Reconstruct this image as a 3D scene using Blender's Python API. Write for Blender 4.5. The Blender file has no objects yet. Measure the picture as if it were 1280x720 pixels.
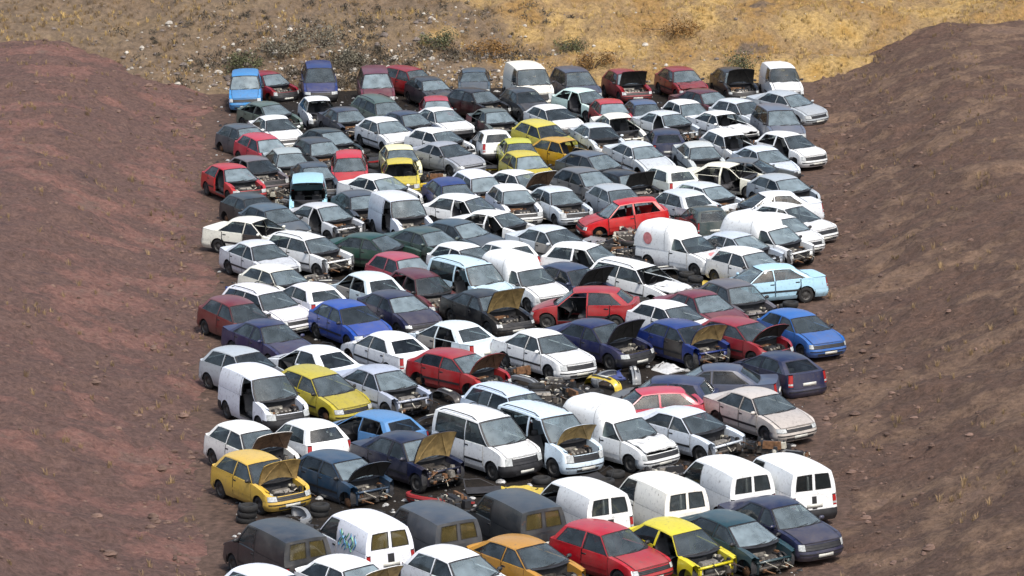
import bpy, bmesh, math, random
from mathutils import Vector, Matrix, noise
R = math.radians
scene = bpy.context.scene
COL = scene.collection
random.seed(7)

def lin(c):
    return tuple((v / 12.92 if v <= 0.04045 else ((v + 0.055) / 1.055) ** 2.4) for v in c)

# ------------------------------------------------------------------ materials
MATS = {}
def new_mat(name):
    m = bpy.data.materials.new(name); m.use_nodes = True
    nt = m.node_tree; nt.nodes.clear()
    out = nt.nodes.new('ShaderNodeOutputMaterial')
    MATS[name] = m
    return m, nt, out
def N(nt, t, **kw):
    n = nt.nodes.new(t)
    for k, v in kw.items(): setattr(n, k, v)
    return n
def simple(name, col, rough=.6, metal=0.0, spec=.5, vary=.0, scale=6.0):
    m, nt, out = new_mat(name)
    b = N(nt, 'ShaderNodeBsdfPrincipled')
    b.inputs['Base Color'].default_value = (*col, 1); b.inputs['Roughness'].default_value = rough
    b.inputs['Metallic'].default_value = metal; b.inputs['Specular IOR Level'].default_value = spec
    if vary:
        tc = N(nt, 'ShaderNodeTexCoord'); nz = N(nt, 'ShaderNodeTexNoise')
        nz.inputs['Scale'].default_value = scale; nz.inputs['Detail'].default_value = 5
        nt.links.new(tc.outputs['Object'], nz.inputs['Vector'])
        mp = N(nt, 'ShaderNodeMapRange')
        mp.inputs['From Min'].default_value = .3; mp.inputs['From Max'].default_value = .7
        mp.inputs['To Min'].default_value = 1 - vary; mp.inputs['To Max'].default_value = 1 + vary
        nt.links.new(nz.outputs['Fac'], mp.inputs['Value'])
        mx = N(nt, 'ShaderNodeMix', data_type='RGBA', blend_type='MULTIPLY')
        mx.inputs['Factor'].default_value = 1
        mx.inputs['A'].default_value = (*col, 1)
        nt.links.new(mp.outputs['Result'], mx.inputs['B'])
        nt.links.new(mx.outputs['Result'], b.inputs['Base Color'])
    nt.links.new(b.outputs['BSDF'], out.inputs['Surface'])
    return m

def paint_material():
    """Weathered car paint: the colour of each car is its object colour; dust, chalky patches and small rust spots vary per car."""
    m, nt, out = new_mat('car_paint')
    L = nt.links.new
    oi = N(nt, 'ShaderNodeObjectInfo'); tc = N(nt, 'ShaderNodeTexCoord')
    add = N(nt, 'ShaderNodeVectorMath', operation='ADD')
    rv = N(nt, 'ShaderNodeMath', operation='MULTIPLY'); rv.inputs[1].default_value = 40
    L(oi.outputs['Random'], rv.inputs[0]); L(tc.outputs['Object'], add.inputs[0]); L(rv.outputs[0], add.inputs[1])
    big = N(nt, 'ShaderNodeTexNoise'); big.inputs['Scale'].default_value = 1.6; big.inputs['Detail'].default_value = 6
    L(add.outputs[0], big.inputs['Vector'])
    fine = N(nt, 'ShaderNodeTexNoise'); fine.inputs['Scale'].default_value = 9; fine.inputs['Detail'].default_value = 8; fine.inputs['Roughness'].default_value = .7
    L(add.outputs[0], fine.inputs['Vector'])
    # dust film
    dr = N(nt, 'ShaderNodeMapRange'); dr.inputs['From Min'].default_value = .38; dr.inputs['From Max'].default_value = .75
    dr.inputs['To Min'].default_value = .0; dr.inputs['To Max'].default_value = .13
    L(big.outputs['Fac'], dr.inputs['Value'])
    dust = N(nt, 'ShaderNodeMix', data_type='RGBA'); dust.inputs['B'].default_value = (.42, .39, .34, 1)
    L(oi.outputs['Color'], dust.inputs['A']); L(dr.outputs['Result'], dust.inputs['Factor'])
    # grime streaks
    gr = N(nt, 'ShaderNodeMapRange'); gr.inputs['From Min'].default_value = .54; gr.inputs['From Max'].default_value = .74
    gr.inputs['To Max'].default_value = .62
    L(fine.outputs['Fac'], gr.inputs['Value'])
    grm = N(nt, 'ShaderNodeMix', data_type='RGBA'); grm.inputs['B'].default_value = (.10, .085, .07, 1)
    L(dust.outputs['Result'], grm.inputs['A']); L(gr.outputs['Result'], grm.inputs['Factor'])
    # road dirt that sits low on every car
    sp = N(nt, 'ShaderNodeSeparateXYZ'); L(tc.outputs['Object'], sp.inputs[0])
    lo = N(nt, 'ShaderNodeMapRange'); lo.inputs['From Min'].default_value = .62; lo.inputs['From Max'].default_value = .22
    lo.inputs['To Max'].default_value = .55
    L(sp.outputs['Z'], lo.inputs['Value'])
    lom = N(nt, 'ShaderNodeMath', operation='MULTIPLY'); L(lo.outputs['Result'], lom.inputs[0]); L(fine.outputs['Fac'], lom.inputs[1])
    dirt = N(nt, 'ShaderNodeMix', data_type='RGBA'); dirt.inputs['B'].default_value = (.12, .10, .085, 1)
    L(grm.outputs['Result'], dirt.inputs['A']); L(lom.outputs[0], dirt.inputs['Factor'])
    rs = N(nt, 'ShaderNodeTexNoise'); rs.inputs['Scale'].default_value = 3.4; rs.inputs['Detail'].default_value = 9; rs.inputs['Roughness'].default_value = .72
    off = N(nt, 'ShaderNodeVectorMath', operation='ADD'); off.inputs[1].default_value = (13, 7, 3); L(add.outputs[0], off.inputs[0]); L(off.outputs[0], rs.inputs['Vector'])
    rm = N(nt, 'ShaderNodeMapRange'); rm.inputs['From Min'].default_value = .665; rm.inputs['From Max'].default_value = .70; rm.inputs['To Max'].default_value = .85
    L(rs.outputs['Fac'], rm.inputs['Value'])
    rust = N(nt, 'ShaderNodeMix', data_type='RGBA'); rust.inputs['B'].default_value = (.13, .055, .028, 1)
    L(dirt.outputs['Result'], rust.inputs['A']); L(rm.outputs['Result'], rust.inputs['Factor'])
    dirt = rust
    b = N(nt, 'ShaderNodeBsdfPrincipled')
    L(dirt.outputs['Result'], b.inputs['Base Color'])
    rr = N(nt, 'ShaderNodeMapRange'); rr.inputs['To Min'].default_value = .22; rr.inputs['To Max'].default_value = .55
    L(big.outputs['Fac'], rr.inputs['Value']); L(rr.outputs['Result'], b.inputs['Roughness'])
    b.inputs['Coat Weight'].default_value = .25; b.inputs['Coat Roughness'].default_value = .12
    bp = N(nt, 'ShaderNodeBump'); bp.inputs['Strength'].default_value = .3; bp.inputs['Distance'].default_value = .06
    L(big.outputs['Fac'], bp.inputs['Height']); L(bp.outputs['Normal'], b.inputs['Normal'])
    L(b.outputs['BSDF'], out.inputs['Surface'])
    return m

def glass_material(name, col, rough, clear):
    m, nt, out = new_mat(name)
    L = nt.links.new
    tc = N(nt, 'ShaderNodeTexCoord'); oi = N(nt, 'ShaderNodeObjectInfo')
    add = N(nt, 'ShaderNodeVectorMath', operation='ADD'); L(tc.outputs['Object'], add.inputs[0])
    mu = N(nt, 'ShaderNodeMath', operation='MULTIPLY'); mu.inputs[1].default_value = 31; L(oi.outputs['Random'], mu.inputs[0]); L(mu.outputs[0], add.inputs[1])
    nz = N(nt, 'ShaderNodeTexNoise'); nz.inputs['Scale'].default_value = 2.5; nz.inputs['Detail'].default_value = 5; L(add.outputs[0], nz.inputs['Vector'])
    mr = N(nt, 'ShaderNodeMapRange'); mr.inputs['From Min'].default_value = .35; mr.inputs['From Max'].default_value = .7
    mr.inputs['To Min'].default_value = 1 - clear; mr.inputs['To Max'].default_value = min(1, 1 - clear * .35); L(nz.outputs['Fac'], mr.inputs['Value'])
    b = N(nt, 'ShaderNodeBsdfPrincipled'); b.inputs['Base Color'].default_value = (*col, 1)
    b.inputs['Roughness'].default_value = rough; b.inputs['IOR'].default_value = 1.7
    vr = N(nt, 'ShaderNodeMapRange'); vr.inputs['To Min'].default_value = .15; vr.inputs['To Max'].default_value = 1.55; L(oi.outputs['Random'], vr.inputs['Value'])
    vm = N(nt, 'ShaderNodeMix', data_type='RGBA', blend_type='MULTIPLY'); vm.inputs['Factor'].default_value = 1; vm.inputs['A'].default_value = (*col, 1)
    L(vr.outputs['Result'], vm.inputs['B']); L(vm.outputs['Result'], b.inputs['Base Color'])
    tr = N(nt, 'ShaderNodeBsdfTransparent'); tr.inputs['Color'].default_value = (.75, .85, .85, 1)
    mx = N(nt, 'ShaderNodeMixShader'); L(mr.outputs['Result'], mx.inputs[0]); L(tr.outputs[0], mx.inputs[1]); L(b.outputs[0], mx.inputs[2])
    L(mx.outputs[0], out.inputs['Surface'])
    return m

PAINT = paint_material()
SCREEN = glass_material('dusty_sky_tint_windscreen', (.17, .215, .235), .08, .52)  # pale blue-grey holds dust plus a sky reflection put into the colour
GLASS = glass_material('tinted_side_glass', (.045, .056, .062), .06, .6)
REFLGLASS = glass_material('yellow_reflection_glass', (.12, .095, .035), .04, .5)  # yellow reflection on van rear windows, painted as the glass colour
DARK = simple('black_plastic', (.018, .018, .02), .55, vary=.4)
TRIM = simple('dark_interior', (.022, .022, .025), .9, vary=.35)
RUB = simple('tyre_rubber', (.015, .015, .015), .85, vary=.3)
RIM = simple('dull_steel_rim', (.055, .053, .05), .6, .3, vary=.5)
LAMP = simple('clouded_headlamp', (.40, .42, .42), .10, vary=.35, scale=14)
TAIL = simple('red_lamp_lens', (.32, .02, .02), .2)
PLATE = simple('number_plate_white', (.55, .55, .5), .5)
GREASE = simple('greasy_engine_metal', (.06, .052, .045), .6, .3, vary=.6, scale=9)
ALLOY = simple('cast_alloy', (.26, .24, .21), .5, .5, vary=.5, scale=9)
BOTTLE = simple('milky_plastic', (.48, .46, .38), .5, vary=.25)
BRONZE = simple('rusty_steel', (.15, .075, .035), .8, .1, vary=.5, scale=9)
INSUL = simple('bonnet_lining_black', (.016, .015, .014), .9, vary=.5)
INSULB = simple('bonnet_lining_brown', (.10, .055, .03), .8, vary=.5)
INSULY = simple('bonnet_lining_ochre', (.36, .25, .10), .7, vary=.45, scale=4)
SEAT = simple('grey_seat_cloth', (.055, .055, .06), .95, vary=.3)
ARTB = simple('blue_sign_paint', (.10, .30, .50), .5, vary=.2)
ARTG = simple('green_sign_paint', (.16, .40, .22), .5, vary=.2)
ARTR = simple('faded_red_sign_paint', (.62, .22, .22), .5, vary=.3)

# ------------------------------------------------------------------ mesh collecting
class MB:
    def __init__(s): s.v = []; s.f = []; s.m = []; s.mats = []
    def mi(s, mat):
        if mat not in s.mats: s.mats.append(mat)
        return s.mats.index(mat)
    def grid(s, fn, nu, nv, mat, us=None):
        k = s.mi(mat); b = len(s.v)
        for i in range(nu + 1):
            u = us[i] if us else i / nu
            for j in range(nv + 1):
                s.v.append(tuple(fn(u, j / nv)))
        for i in range(nu):
            for j in range(nv):
                a = b + i * (nv + 1) + j
                s.f.append((a, a + 1, a + nv + 2, a + nv + 1)); s.m.append(k)
        return s
    def box(s, x0, x1, y0, y1, z0, z1, mat, sl=0.0):
        k = s.mi(mat); b = len(s.v)
        for z, e in ((z0, 0), (z1, sl)):
            for x, y in ((x0 + e, y0 + e), (x1 - e, y0 + e), (x1 - e, y1 - e), (x0 + e, y1 - e)): s.v.append((x, y, z))
        for q in ((3, 2, 1, 0), (4, 5, 6, 7), (0, 1, 5, 4), (1, 2, 6, 5), (2, 3, 7, 6), (3, 0, 4, 7)):
            s.f.append(tuple(b + i for i in q)); s.m.append(k)
        return s
    def lathe(s, prof, cx, cy, cz, mat, n=18):
        """profile of (offset along Y, radius) turned about the Y axis"""
        def fn(u, v):
            a = u * 2 * math.pi; i = min(int(round(v * (len(prof) - 1))), len(prof) - 1)
            o, r = prof[i]
            return (cx + r * math.cos(a), cy + o, cz + r * math.sin(a))
        return s.grid(fn, n, len(prof) - 1, mat)
    def tube(s, pts, r, mat, n=6):
        pts = [Vector(p) for p in pts]
        def fn(u, v):
            i = int(round(u * (len(pts) - 1)))
            d = (pts[min(i + 1, len(pts) - 1)] - pts[max(i - 1, 0)]).normalized()
            a = d.cross(Vector((0, 0, 1)) if abs(d.z) < .9 else Vector((1, 0, 0))).normalized(); b2 = d.cross(a)
            t = v * 2 * math.pi
            return pts[i] + (a * math.cos(t) + b2 * math.sin(t)) * r
        return s.grid(fn, len(pts) - 1, n, mat)
    def mesh(s, name, smooth=True):
        me = bpy.data.meshes.new(name)
        me.from_pydata(s.v, [], s.f)
        for m in s.mats: me.materials.append(m)
        me.polygons.foreach_set('material_index', s.m)
        if smooth: me.polygons.foreach_set('use_smooth', [True] * len(s.f))
        me.update()
        return me

def lerp(a, b, t): return a + (b - a) * t
def interp(x, pts):
    if x <= pts[0][0]: return pts[0][1]
    for (x0, y0), (x1, y1) in zip(pts, pts[1:]):
        if x <= x1: return lerp(y0, y1, (x - x0) / (x1 - x0))
    return pts[-1][1]
def spow(c, p): return math.copysign(abs(c) ** p, c)

# ------------------------------------------------------------------ vehicle shapes
TYPES = {
 'hatch':  dict(L=3.80, W=1.64, H=1.42, R=.285, xf=1.20, xr=-1.20, zb=.90, zn=.66, zbr=.94, zr=.97, xA=.86, xwt=.22, xrt=-1.28, xC=-1.62, yr=.565, doors=2, cw=.16, dF=.42, dR=.30),
 'hatchfive': dict(L=4.05, W=1.69, H=1.43, R=.30, xf=1.28, xr=-1.26, zb=.91, zn=.66, zbr=.96, zr=.99, xA=.92, xwt=.22, xrt=-1.25, xC=-1.72, yr=.575, doors=4, cw=.20, dF=.46, dR=.32),
 'saloon': dict(L=4.45, W=1.71, H=1.41, R=.305, xf=1.40, xr=-1.24, zb=.91, zn=.66, zbr=.95, zr=.97, xA=1.00, xwt=.28, xrt=-.92, xC=-1.48, yr=.575, doors=4, cw=.20, dF=.48, dR=.36),
 'coupe':  dict(L=4.25, W=1.70, H=1.33, R=.30, xf=1.30, xr=-1.22, zb=.86, zn=.60, zbr=.92, zr=.95, xA=.90, xwt=.12, xrt=-.85, xC=-1.62, yr=.555, doors=2, cw=.26, dF=.52, dR=.34),
 'estate': dict(L=4.45, W=1.70, H=1.45, R=.30, xf=1.38, xr=-1.24, zb=.91, zn=.66, zbr=.95, zr=.97, xA=.98, xwt=.30, xrt=-1.72, xC=-1.98, yr=.585, doors=4, cw=.14, dF=.46, dR=.26, rails=1),
 'mpv':    dict(L=4.35, W=1.78, H=1.70, R=.31, xf=1.38, xr=-1.30, zb=1.02, zn=.76, zbr=1.04, zr=1.05, xA=1.12, xwt=.38, xrt=-1.72, xC=-1.96, yr=.63, doors=4, cw=.14, dF=.50, dR=.26),
 'van':    dict(L=4.05, W=1.68, H=1.74, R=.30, xf=1.25, xr=-1.30, zb=1.04, zn=.76, zbr=1.04, zr=1.00, xA=1.02, xwt=.44, xrt=-1.86, xC=-1.93, yr=.64, doors=2, cw=.14, dF=.46, dR=.14, van=1),
 'vanglass': dict(L=4.05, W=1.68, H=1.74, R=.30, xf=1.25, xr=-1.30, zb=1.04, zn=.76, zbr=1.04, zr=1.00, xA=1.02, xwt=.44, xrt=-1.86, xC=-1.93, yr=.64, doors=2, cw=.18, dF=.46, dR=.14, van=1, vglass=1, rails=1),
 'bigvan': dict(L=4.70, W=1.88, H=1.95, R=.33, xf=1.55, xr=-1.45, zb=1.16, zn=.86, zbr=1.16, zr=1.05, xA=1.46, xwt=.80, xrt=-2.14, xC=-2.24, yr=.74, doors=2, cw=.14, dF=.46, dR=.16, van=1),
 'boxvan': dict(L=4.15, W=1.66, H=1.46, R=.29, xf=1.30, xr=-1.25, zb=.93, zn=.68, zbr=.95, zr=.95, xA=.98, xwt=.36, xrt=-.10, xC=-.14, yr=.60, doors=2, cw=.05, dF=.44, dR=.16, van=1, box=1.90),
}
KIND = {'hatch': ('hatchback_car', 'car'), 'hatchfive': ('hatchback_car', 'car'), 'saloon': ('saloon_car', 'car'), 'coupe': ('coupe_car', 'car'),
        'estate': ('estate_car', 'car'), 'mpv': ('people_carrier', 'car'), 'van': ('delivery_van', 'van'), 'vanglass': ('windowed_van', 'van'),
        'bigvan': ('panel_van', 'van'), 'boxvan': ('box_van', 'van')}
GROUPS = {'car': 'scrapped cars standing in rows', 'van': 'scrapped vans standing in rows'}

class Shape:
    def __init__(s, name, var=0):
        s.name = name; s.__dict__.update(TYPES[name]); s.zc = .20
        s.nF, s.nR, s.hl, s.tl = 3.0, 4.2, (25, 61), (23, 49)
        if var:
            r = random.Random(name + str(var)); u = r.uniform
            s.H += u(-.05, .05); s.zb += u(-.03, .03); s.zn += u(-.05, .04); s.xA += u(-.07, .10); s.xwt += u(-.08, .10)
            if not getattr(s, 'box', 0): s.xrt += u(-.05, .14) if not getattr(s, 'van', 0) else 0
            s.zr += u(-.03, .03); s.dF += u(-.12, .08); s.dR += u(-.05, .05) if not getattr(s, 'van', 0) else 0; s.W += u(-.03, .02)
            s.yr += u(-.02, .02); s.nF = u(2.4, 4.2); s.nR = u(3.2, 5.0)
            s.hl = r.choice(((25, 61), (24, 48), (30, 56), (24, 66))); s.tl = r.choice(((23, 49), (23, 36), (23, 49)))
        s.z1 = .50 if s.H < 1.6 else .56
        s.xcF = s.L / 2 - s.dF; s.xcR = s.L / 2 - s.dR
        s.Ra = s.R + .055
        s.is_van = bool(getattr(s, 'van', 0)); s.boxh = getattr(s, 'box', 0)
        s.bowA, s.bowAt, s.bowC, s.bowCt = .20, .10, .10, .07
        if s.is_van: s.bowC = s.bowCt = .05
        s.crown = .05
        s.xd0 = s.xf - s.Ra - .06            # door front edge
        if s.doors == 4:
            s.xB = lerp(s.xA, s.xrt, .53) - .02; s.xd2 = s.xr + s.Ra * .55
        else:
            s.xB = s.xd0 - 1.12 if not s.is_van else s.xd0 - .98; s.xd2 = s.xB
    def hw(s, x): return s.W / 2 * (1 - .05 * abs(2 * x / s.L) ** 3)
    def prof(s, z): return interp(z, [(s.zc, .925), (.34, .985), (.55, 1.0), (.75, .985), (s.zb, .955), (s.zb + .2, .955)])
    def side(s, x, z): return s.hw(x) * s.prof(z)
    def F(s, z): return interp(z, [(s.zc, -.06), (.36, 0), (s.z1, 0), (s.zn, -.09), (s.zb, -.2)])
    def Rr(s, z): return interp(z, [(s.zc, -.05), (.36, 0), (.55, 0), (s.zr, -.05 if s.is_van else -.09)])
    def front(s, a, z):
        a = math.radians(a); n = 2 / s.nF
        return (s.xcF + (s.dF + s.F(z)) * spow(math.sin(a), n), s.side(s.xcF, z) * spow(math.cos(a), n), z)
    def rear(s, a, z):
        a = math.radians(a); n = 2 / s.nR
        return (-s.xcR - (s.dR + s.Rr(z)) * spow(math.sin(a), n), s.side(s.xcR, z) * spow(math.cos(a), n), z)
    def hz(s, x):
        t = max(0, min(1.05, (s.xA + .1 - x) / (s.xA + .1 - (s.L / 2 - .09))))
        return s.zb + (s.zn - s.zb) * (.5 * t + .5 * t ** 2.4)
    def belt(s, x): return lerp(s.zb, s.zbr, max(0, min(1, (s.xA - x) / (s.xA - s.xC))))
    def ztop(s, x):
        if x >= s.xA: return s.hz(x) - .02
        if x >= s.xC or s.boxh: return s.belt(x) if x > s.xC else s.zbr
        t = (s.xC - x) / (s.xC + s.xcR + .001)
        return lerp(s.zbr, s.zr - .01, min(1, max(0, t)))
    def xa(s, t): return lerp(s.xA, s.xwt, t)
    def xc(s, t): return lerp(s.xC, s.xrt, t)
    def zre(s, x):
        m = (s.xwt + s.xrt) / 2; h = (s.xwt - s.xrt) / 2
        return s.H - s.crown - .05 * min(1.3, abs((x - m) / h)) ** 2.2
    def yr_(s, x): return s.yr * (1 - .04 * abs((x - (s.xwt + s.xrt) / 2) / max(.3, (s.xwt - s.xrt) / 2)) ** 2)
    def gy(s, x, t):
        """half width of the glasshouse at height fraction t"""
        yb = s.side(x, s.belt(x)) * .985
        return lerp(yb, s.yr_(x), t ** 1.15 if not s.is_van else t ** 1.9)
    def gz(s, x, t): return lerp(s.belt(x), s.zre(max(s.xrt, min(s.xwt, x))), t)
    def gp(s, x, t, sg=1, off=0): return (x, sg * (s.gy(x, t) + off), s.gz(x, t))

NVAR = {'hatch': 5, 'hatchfive': 5, 'saloon': 5}
SHAPES = {k: Shape(k) for k in TYPES}
VARIANTS = {(k, v): Shape(k, v) for k in TYPES for v in range(NVAR.get(k, 2))}
CACHE = {}
def cached(key, fn):
    if key not in CACHE: CACHE[key] = fn()
    return CACHE[key]

def crumple(p, amt, seed):
    q = Vector(p) * 3.1 + Vector((seed * 7.3, 1.7, 0))
    n = noise.noise_vector(q)
    return (p[0] + n.x * amt * .5, p[1] + n.y * amt * .5, p[2] + n.z * amt)

def fender(S, mb, sg, x0, x1, xa, top=True, mat=None):
    """side skin between x0 < x1 with a round wheel opening about xa"""
    xs = [x0]
    a0, a1 = xa - S.Ra, xa + S.Ra
    if a0 > x0: xs += [lerp(x0, a0, k / 3) for k in (1, 2)] + [a0 - .001]
    n = 12
    for k in range(n + 1):
        x = xa - S.Ra * math.cos(math.pi * k / n)
        if x0 + .01 < x < x1 - .01: xs.append(x)
    if a1 < x1: xs += [a1 + .001] + [lerp(a1, x1, k / 4) for k in (1, 2, 3)]
    xs.append(x1); xs = sorted(set(xs))
    front = xa > 0
    def zb(x):
        d = abs(x - xa)
        if d < S.Ra: return S.R + math.sqrt(max(0, S.Ra ** 2 - d * d))
        if (front and x > xa) or (not front and x < xa): return S.z1
        return S.zc
    def fn(u, v):
        x = xs[int(round(u * (len(xs) - 1)))]; z = lerp(zb(x), S.ztop(x), v)
        return (x, sg * S.side(x, z), z)
    mb.grid(fn, len(xs) - 1, 6, mat or PAINT)
    def lip(u, v):
        a = math.pi * u
        x = xa - S.Ra * math.cos(a); x = max(x0, min(x1, x)); z = S.R + S.Ra * math.sin(a)
        return (x, sg * (S.side(x, z) - .002 - .28 * v), z)
    mb.grid(lip, 12, 1, TRIM)

def build_body(S, opn, strip):
    """painted shell: wings, quarters, sills, pillars, roof; also floor and scuttle"""
    mb = MB()
    for sg in (1, -1):
        if not strip or sg > 0 or True:
            fender(S, mb, sg, S.xd0 + .012, S.xcF, S.xf)
        # corner between wing, bonnet and lamp
        if not strip:
            P_ = S.side(S.xcF, S.zn); hb = bonnet_pts(S)(1, 1)
            def cf(u, v):
                p = S.front(lerp(0, S.hl[1] + 2, u), S.zn if u > .35 else lerp(S.hz(S.xcF) - .02, S.zn, u / .35))
                q = (lerp(S.xcF - .03, hb[0] - .01, u), lerp(S.side(S.xcF, S.hz(S.xcF)) * .84, hb[1] * .96, u), lerp(S.hz(S.xcF), hb[2], u) - .004)
                return (lerp(p[0], q[0], v), sg * lerp(p[1], q[1], v), lerp(p[2], q[2], v))
            mb.grid(cf, 8, 2, PAINT)
        # wing top up to the bonnet edge
        def wt(u, v):
            x = lerp(S.xA - .02, S.xcF, u); y0 = S.side(x, S.ztop(x)); z = S.ztop(x)
            return (x, sg * lerp(y0, y0 * .86, v), z + .02 * math.sin(v * math.pi / 2))
        mb.grid(wt, 8, 2, PAINT)
        if not strip:
            mb.grid(lambda u, v: (lambda p: (p[0], sg * p[1], p[2]))(S.front(lerp(0, 24, u), lerp(S.z1, S.hz(S.xcF) - .02 if u == 0 else lerp(S.hz(S.xcF) - .02, S.zn, u), v))), 5, 3, PAINT)
        fender(S, mb, sg, -S.xcR, S.xd2 - .012, S.xr)
        ztr = S.ztop(-S.xcR)
        mb.grid(lambda u, v: (lambda p: (p[0], sg * p[1], p[2]))(S.rear(lerp(0, 22, u), lerp(S.z1, ztr, v))), 5, 3, PAINT)
        # sill
        mb.grid(lambda u, v: (lerp(S.xf - S.Ra, S.xr + S.Ra, u), sg * S.side(lerp(S.xf, S.xr, u), lerp(S.zc, S.zc + .14, v)) * (1.0 if v > 0 else .97), lerp(S.zc, S.zc + .14, v)), 8, 2, PAINT)
        mb.grid(lambda u, v: (lerp(S.xf - S.Ra, S.xr + S.Ra, u), sg * (S.side(lerp(S.xf, S.xr, u), S.zc + .14) - .14 * v), S.zc + .14), 6, 1, TRIM)
        # door pillars (below belt)
        if S.doors == 4:
            mb.grid(lambda u, v: (S.xB + lerp(-.05, .05, u), sg * (S.side(S.xB, lerp(S.zc + .1, S.belt(S.xB), v)) - .03), lerp(S.zc + .1, S.belt(S.xB), v)), 1, 5, PAINT)
        # pillars above belt
        mb.grid(lambda u, v: S.gp(S.xa(v) - .055 * u, v, sg), 1, 6, PAINT)
        mb.grid(lambda u, v: (lambda p: (p[0], p[1] - sg * .05, p[2]))(S.gp(S.xa(v) - .055 * u, v, sg)), 1, 6, TRIM)
        bt = .045
        mb.grid(lambda u, v: S.gp(S.xB + lerp(-bt, bt, u), v, sg, -.012), 1, 5, PAINT)
        mb.grid(lambda u, v: S.gp(S.xB + lerp(-bt, bt, u), v, sg, -.06), 1, 5, TRIM)
        # C pillar / rear quarter
        if not S.boxh:
            if S.is_van and not getattr(S, 'vglass', 0):
                mb.grid(lambda u, v: S.gp(lerp(S.xc(v), S.xB - bt, u), v, sg), 8, 8, PAINT)
            else:
                mb.grid(lambda u, v: S.gp(S.xc(v) + S.cw * u, v, sg), 2, 6, PAINT)
                mb.grid(lambda u, v: (lambda p: (p[0], p[1] - sg * .06, p[2]))(S.gp(S.xc(v) + S.cw * u, v, sg)), 2, 6, TRIM)
        # rail above the doors
        mb.grid(lambda u, v: S.gp(lerp(S.xa(lerp(.93, 1, v)), S.xc(lerp(.93, 1, v)), u), lerp(.93, 1, v), sg), 12, 1, PAINT)
        if not S.is_van:
            mb.grid(lambda u, v: S.gp(lerp(S.xB if S.doors == 2 else S.xB, S.xc(lerp(0, .05, v)), u), lerp(0, .05, v), sg), 8, 1, PAINT)
    # roof
    def roof(u, v):
        w = 2 * v - 1
        x = lerp(S.xwt + S.bowAt * (1 - w * w), S.xrt - S.bowCt * (1 - w * w), u)
        xe = lerp(S.xwt, S.xrt, u)
        return (x, w * S.yr_(xe), S.zre(xe) + S.crown * (1 - abs(w) ** 2.6))
    mb.grid(roof, 12, 12, PAINT)
    mb.grid(lambda u, v: (lambda p: (p[0], p[1] * .97, p[2] - .045))(roof(u, v)), 6, 6, TRIM)
    if not S.is_van or S.name == 'vanglass':
        pass
    # floor, bulkhead, scuttle
    mb.box(-S.xcR, S.xcF - .05, -S.W / 2 * .86, S.W / 2 * .86, S.zc + .01, S.zc + .06, TRIM)
    mb.box(S.xA + .02, S.xA + .07, -S.W / 2 * .84, S.W / 2 * .84, S.zc + .06, S.zb - .04, TRIM)
    def scut(u, v):
        w = 2 * u - 1
        return (S.xA + S.bowA * (1 - w * w) + .09 * v - .02, w * S.side(S.xA, S.zb) * .95, S.zb + .012 - .03 * v)
    mb.grid(scut, 8, 1, DARK)
    # rear cross panel inside boot
    mb.grid(lambda u, v: (lambda p: (p[0] + .05, p[1] * .97, p[2]))(S.rear(lerp(10, 170, u), lerp(S.zc + .03, S.zr - .06, v))), 8, 2, TRIM)
    if not opn and not strip:
        # dark under-bonnet mass so nothing shows through the grille
        mb.box(S.xA + .1, S.L / 2 - .2, -S.W / 2 * .7, S.W / 2 * .7, S.zc + .08, S.zn - .1, TRIM)
    else:
        for sg in (1, -1):
            mb.grid(lambda u, v: (lerp(S.xA + .07, S.xcF + .1, u), sg * S.W / 2 * .72, lerp(S.zc + .06, S.hz(lerp(S.xA + .07, S.xcF, u)) - .03, v)), 6, 2, PAINT)
            mb.grid(lambda u, v: (lerp(S.xA + .07, S.xcF + .1, u), sg * S.W / 2 * lerp(.72, .83, v), S.hz(lerp(S.xA + .07, S.xcF, u)) - .03 + .02 * v), 6, 1, PAINT)
    if strip:
        # bare front crossmember, radiator frame and chassis legs
        mb.box(S.xcF - .02, S.xcF + .06, -S.W / 2 * .74, S.W / 2 * .74, S.zn - .06, S.zn, PAINT)
        mb.box(S.xcF + .02, S.xcF + .12, -S.W / 2 * .7, S.W / 2 * .7, .36, .46, GREASE)
        for sg in (1, -1):
            mb.box(S.xcF + .0, S.xcF + .05, sg * S.W / 2 * .66 - .05, sg * S.W / 2 * .66 + .05, .3, S.zn - .05, PAINT)
            mb.box(S.xcF - .5, S.xcF + .16, sg * .42 - .05, sg * .42 + .05, .32, .42, BRONZE)
        mb.box(S.xcF - .04, S.xcF + .015, -.34, .34, .32, S.zn - .08, DARK)
    if S.boxh:
        x0, x1 = S.xrt + .12, -S.L / 2 + .03
        yw = S.W / 2 * .975
        def bx(u, v):
            x = lerp(x0, x1, u); a = math.pi * v
            r1 = max(0.0, 1 - max(0, (u - .0) / 1) ** 9); 
            k = min(1, u / .16); sh = (1 - (1 - k) ** 2.4) ** .5
            k2 = max(0, (u - .80) / .20); sh2 = (1 - k2 ** 3.0 * .62) ** .6
            h = (S.boxh - S.zbr + .06) * lerp(.62, 1, sh) * sh2
            return (x, yw * spow(math.cos(a), 2 / 4.4) * lerp(.95, 1, sh) * lerp(1, .965, k2), S.zbr - .06 + h * spow(math.sin(a), 2 / 3.6))
        mb.grid(bx, 22, 22, PAINT)
        for e in (0, 1):
            c = (lerp(x0, x1, e), 0, 0)
            mb.grid(lambda u, v: (lambda p: (p[0], lerp(0, p[1], v), lerp(S.zbr, p[2], v)))(bx(e, u)), 22, 3, PAINT)
        # joint strip between cab and box
        mb.grid(lambda u, v: (lambda p: (p[0], p[1] * 1.008, S.zbr + (p[2] - S.zbr) * 1.008))(bx(.17 + .006 * v, u)), 22, 1, DARK)
    return mb.mesh('body')

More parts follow.
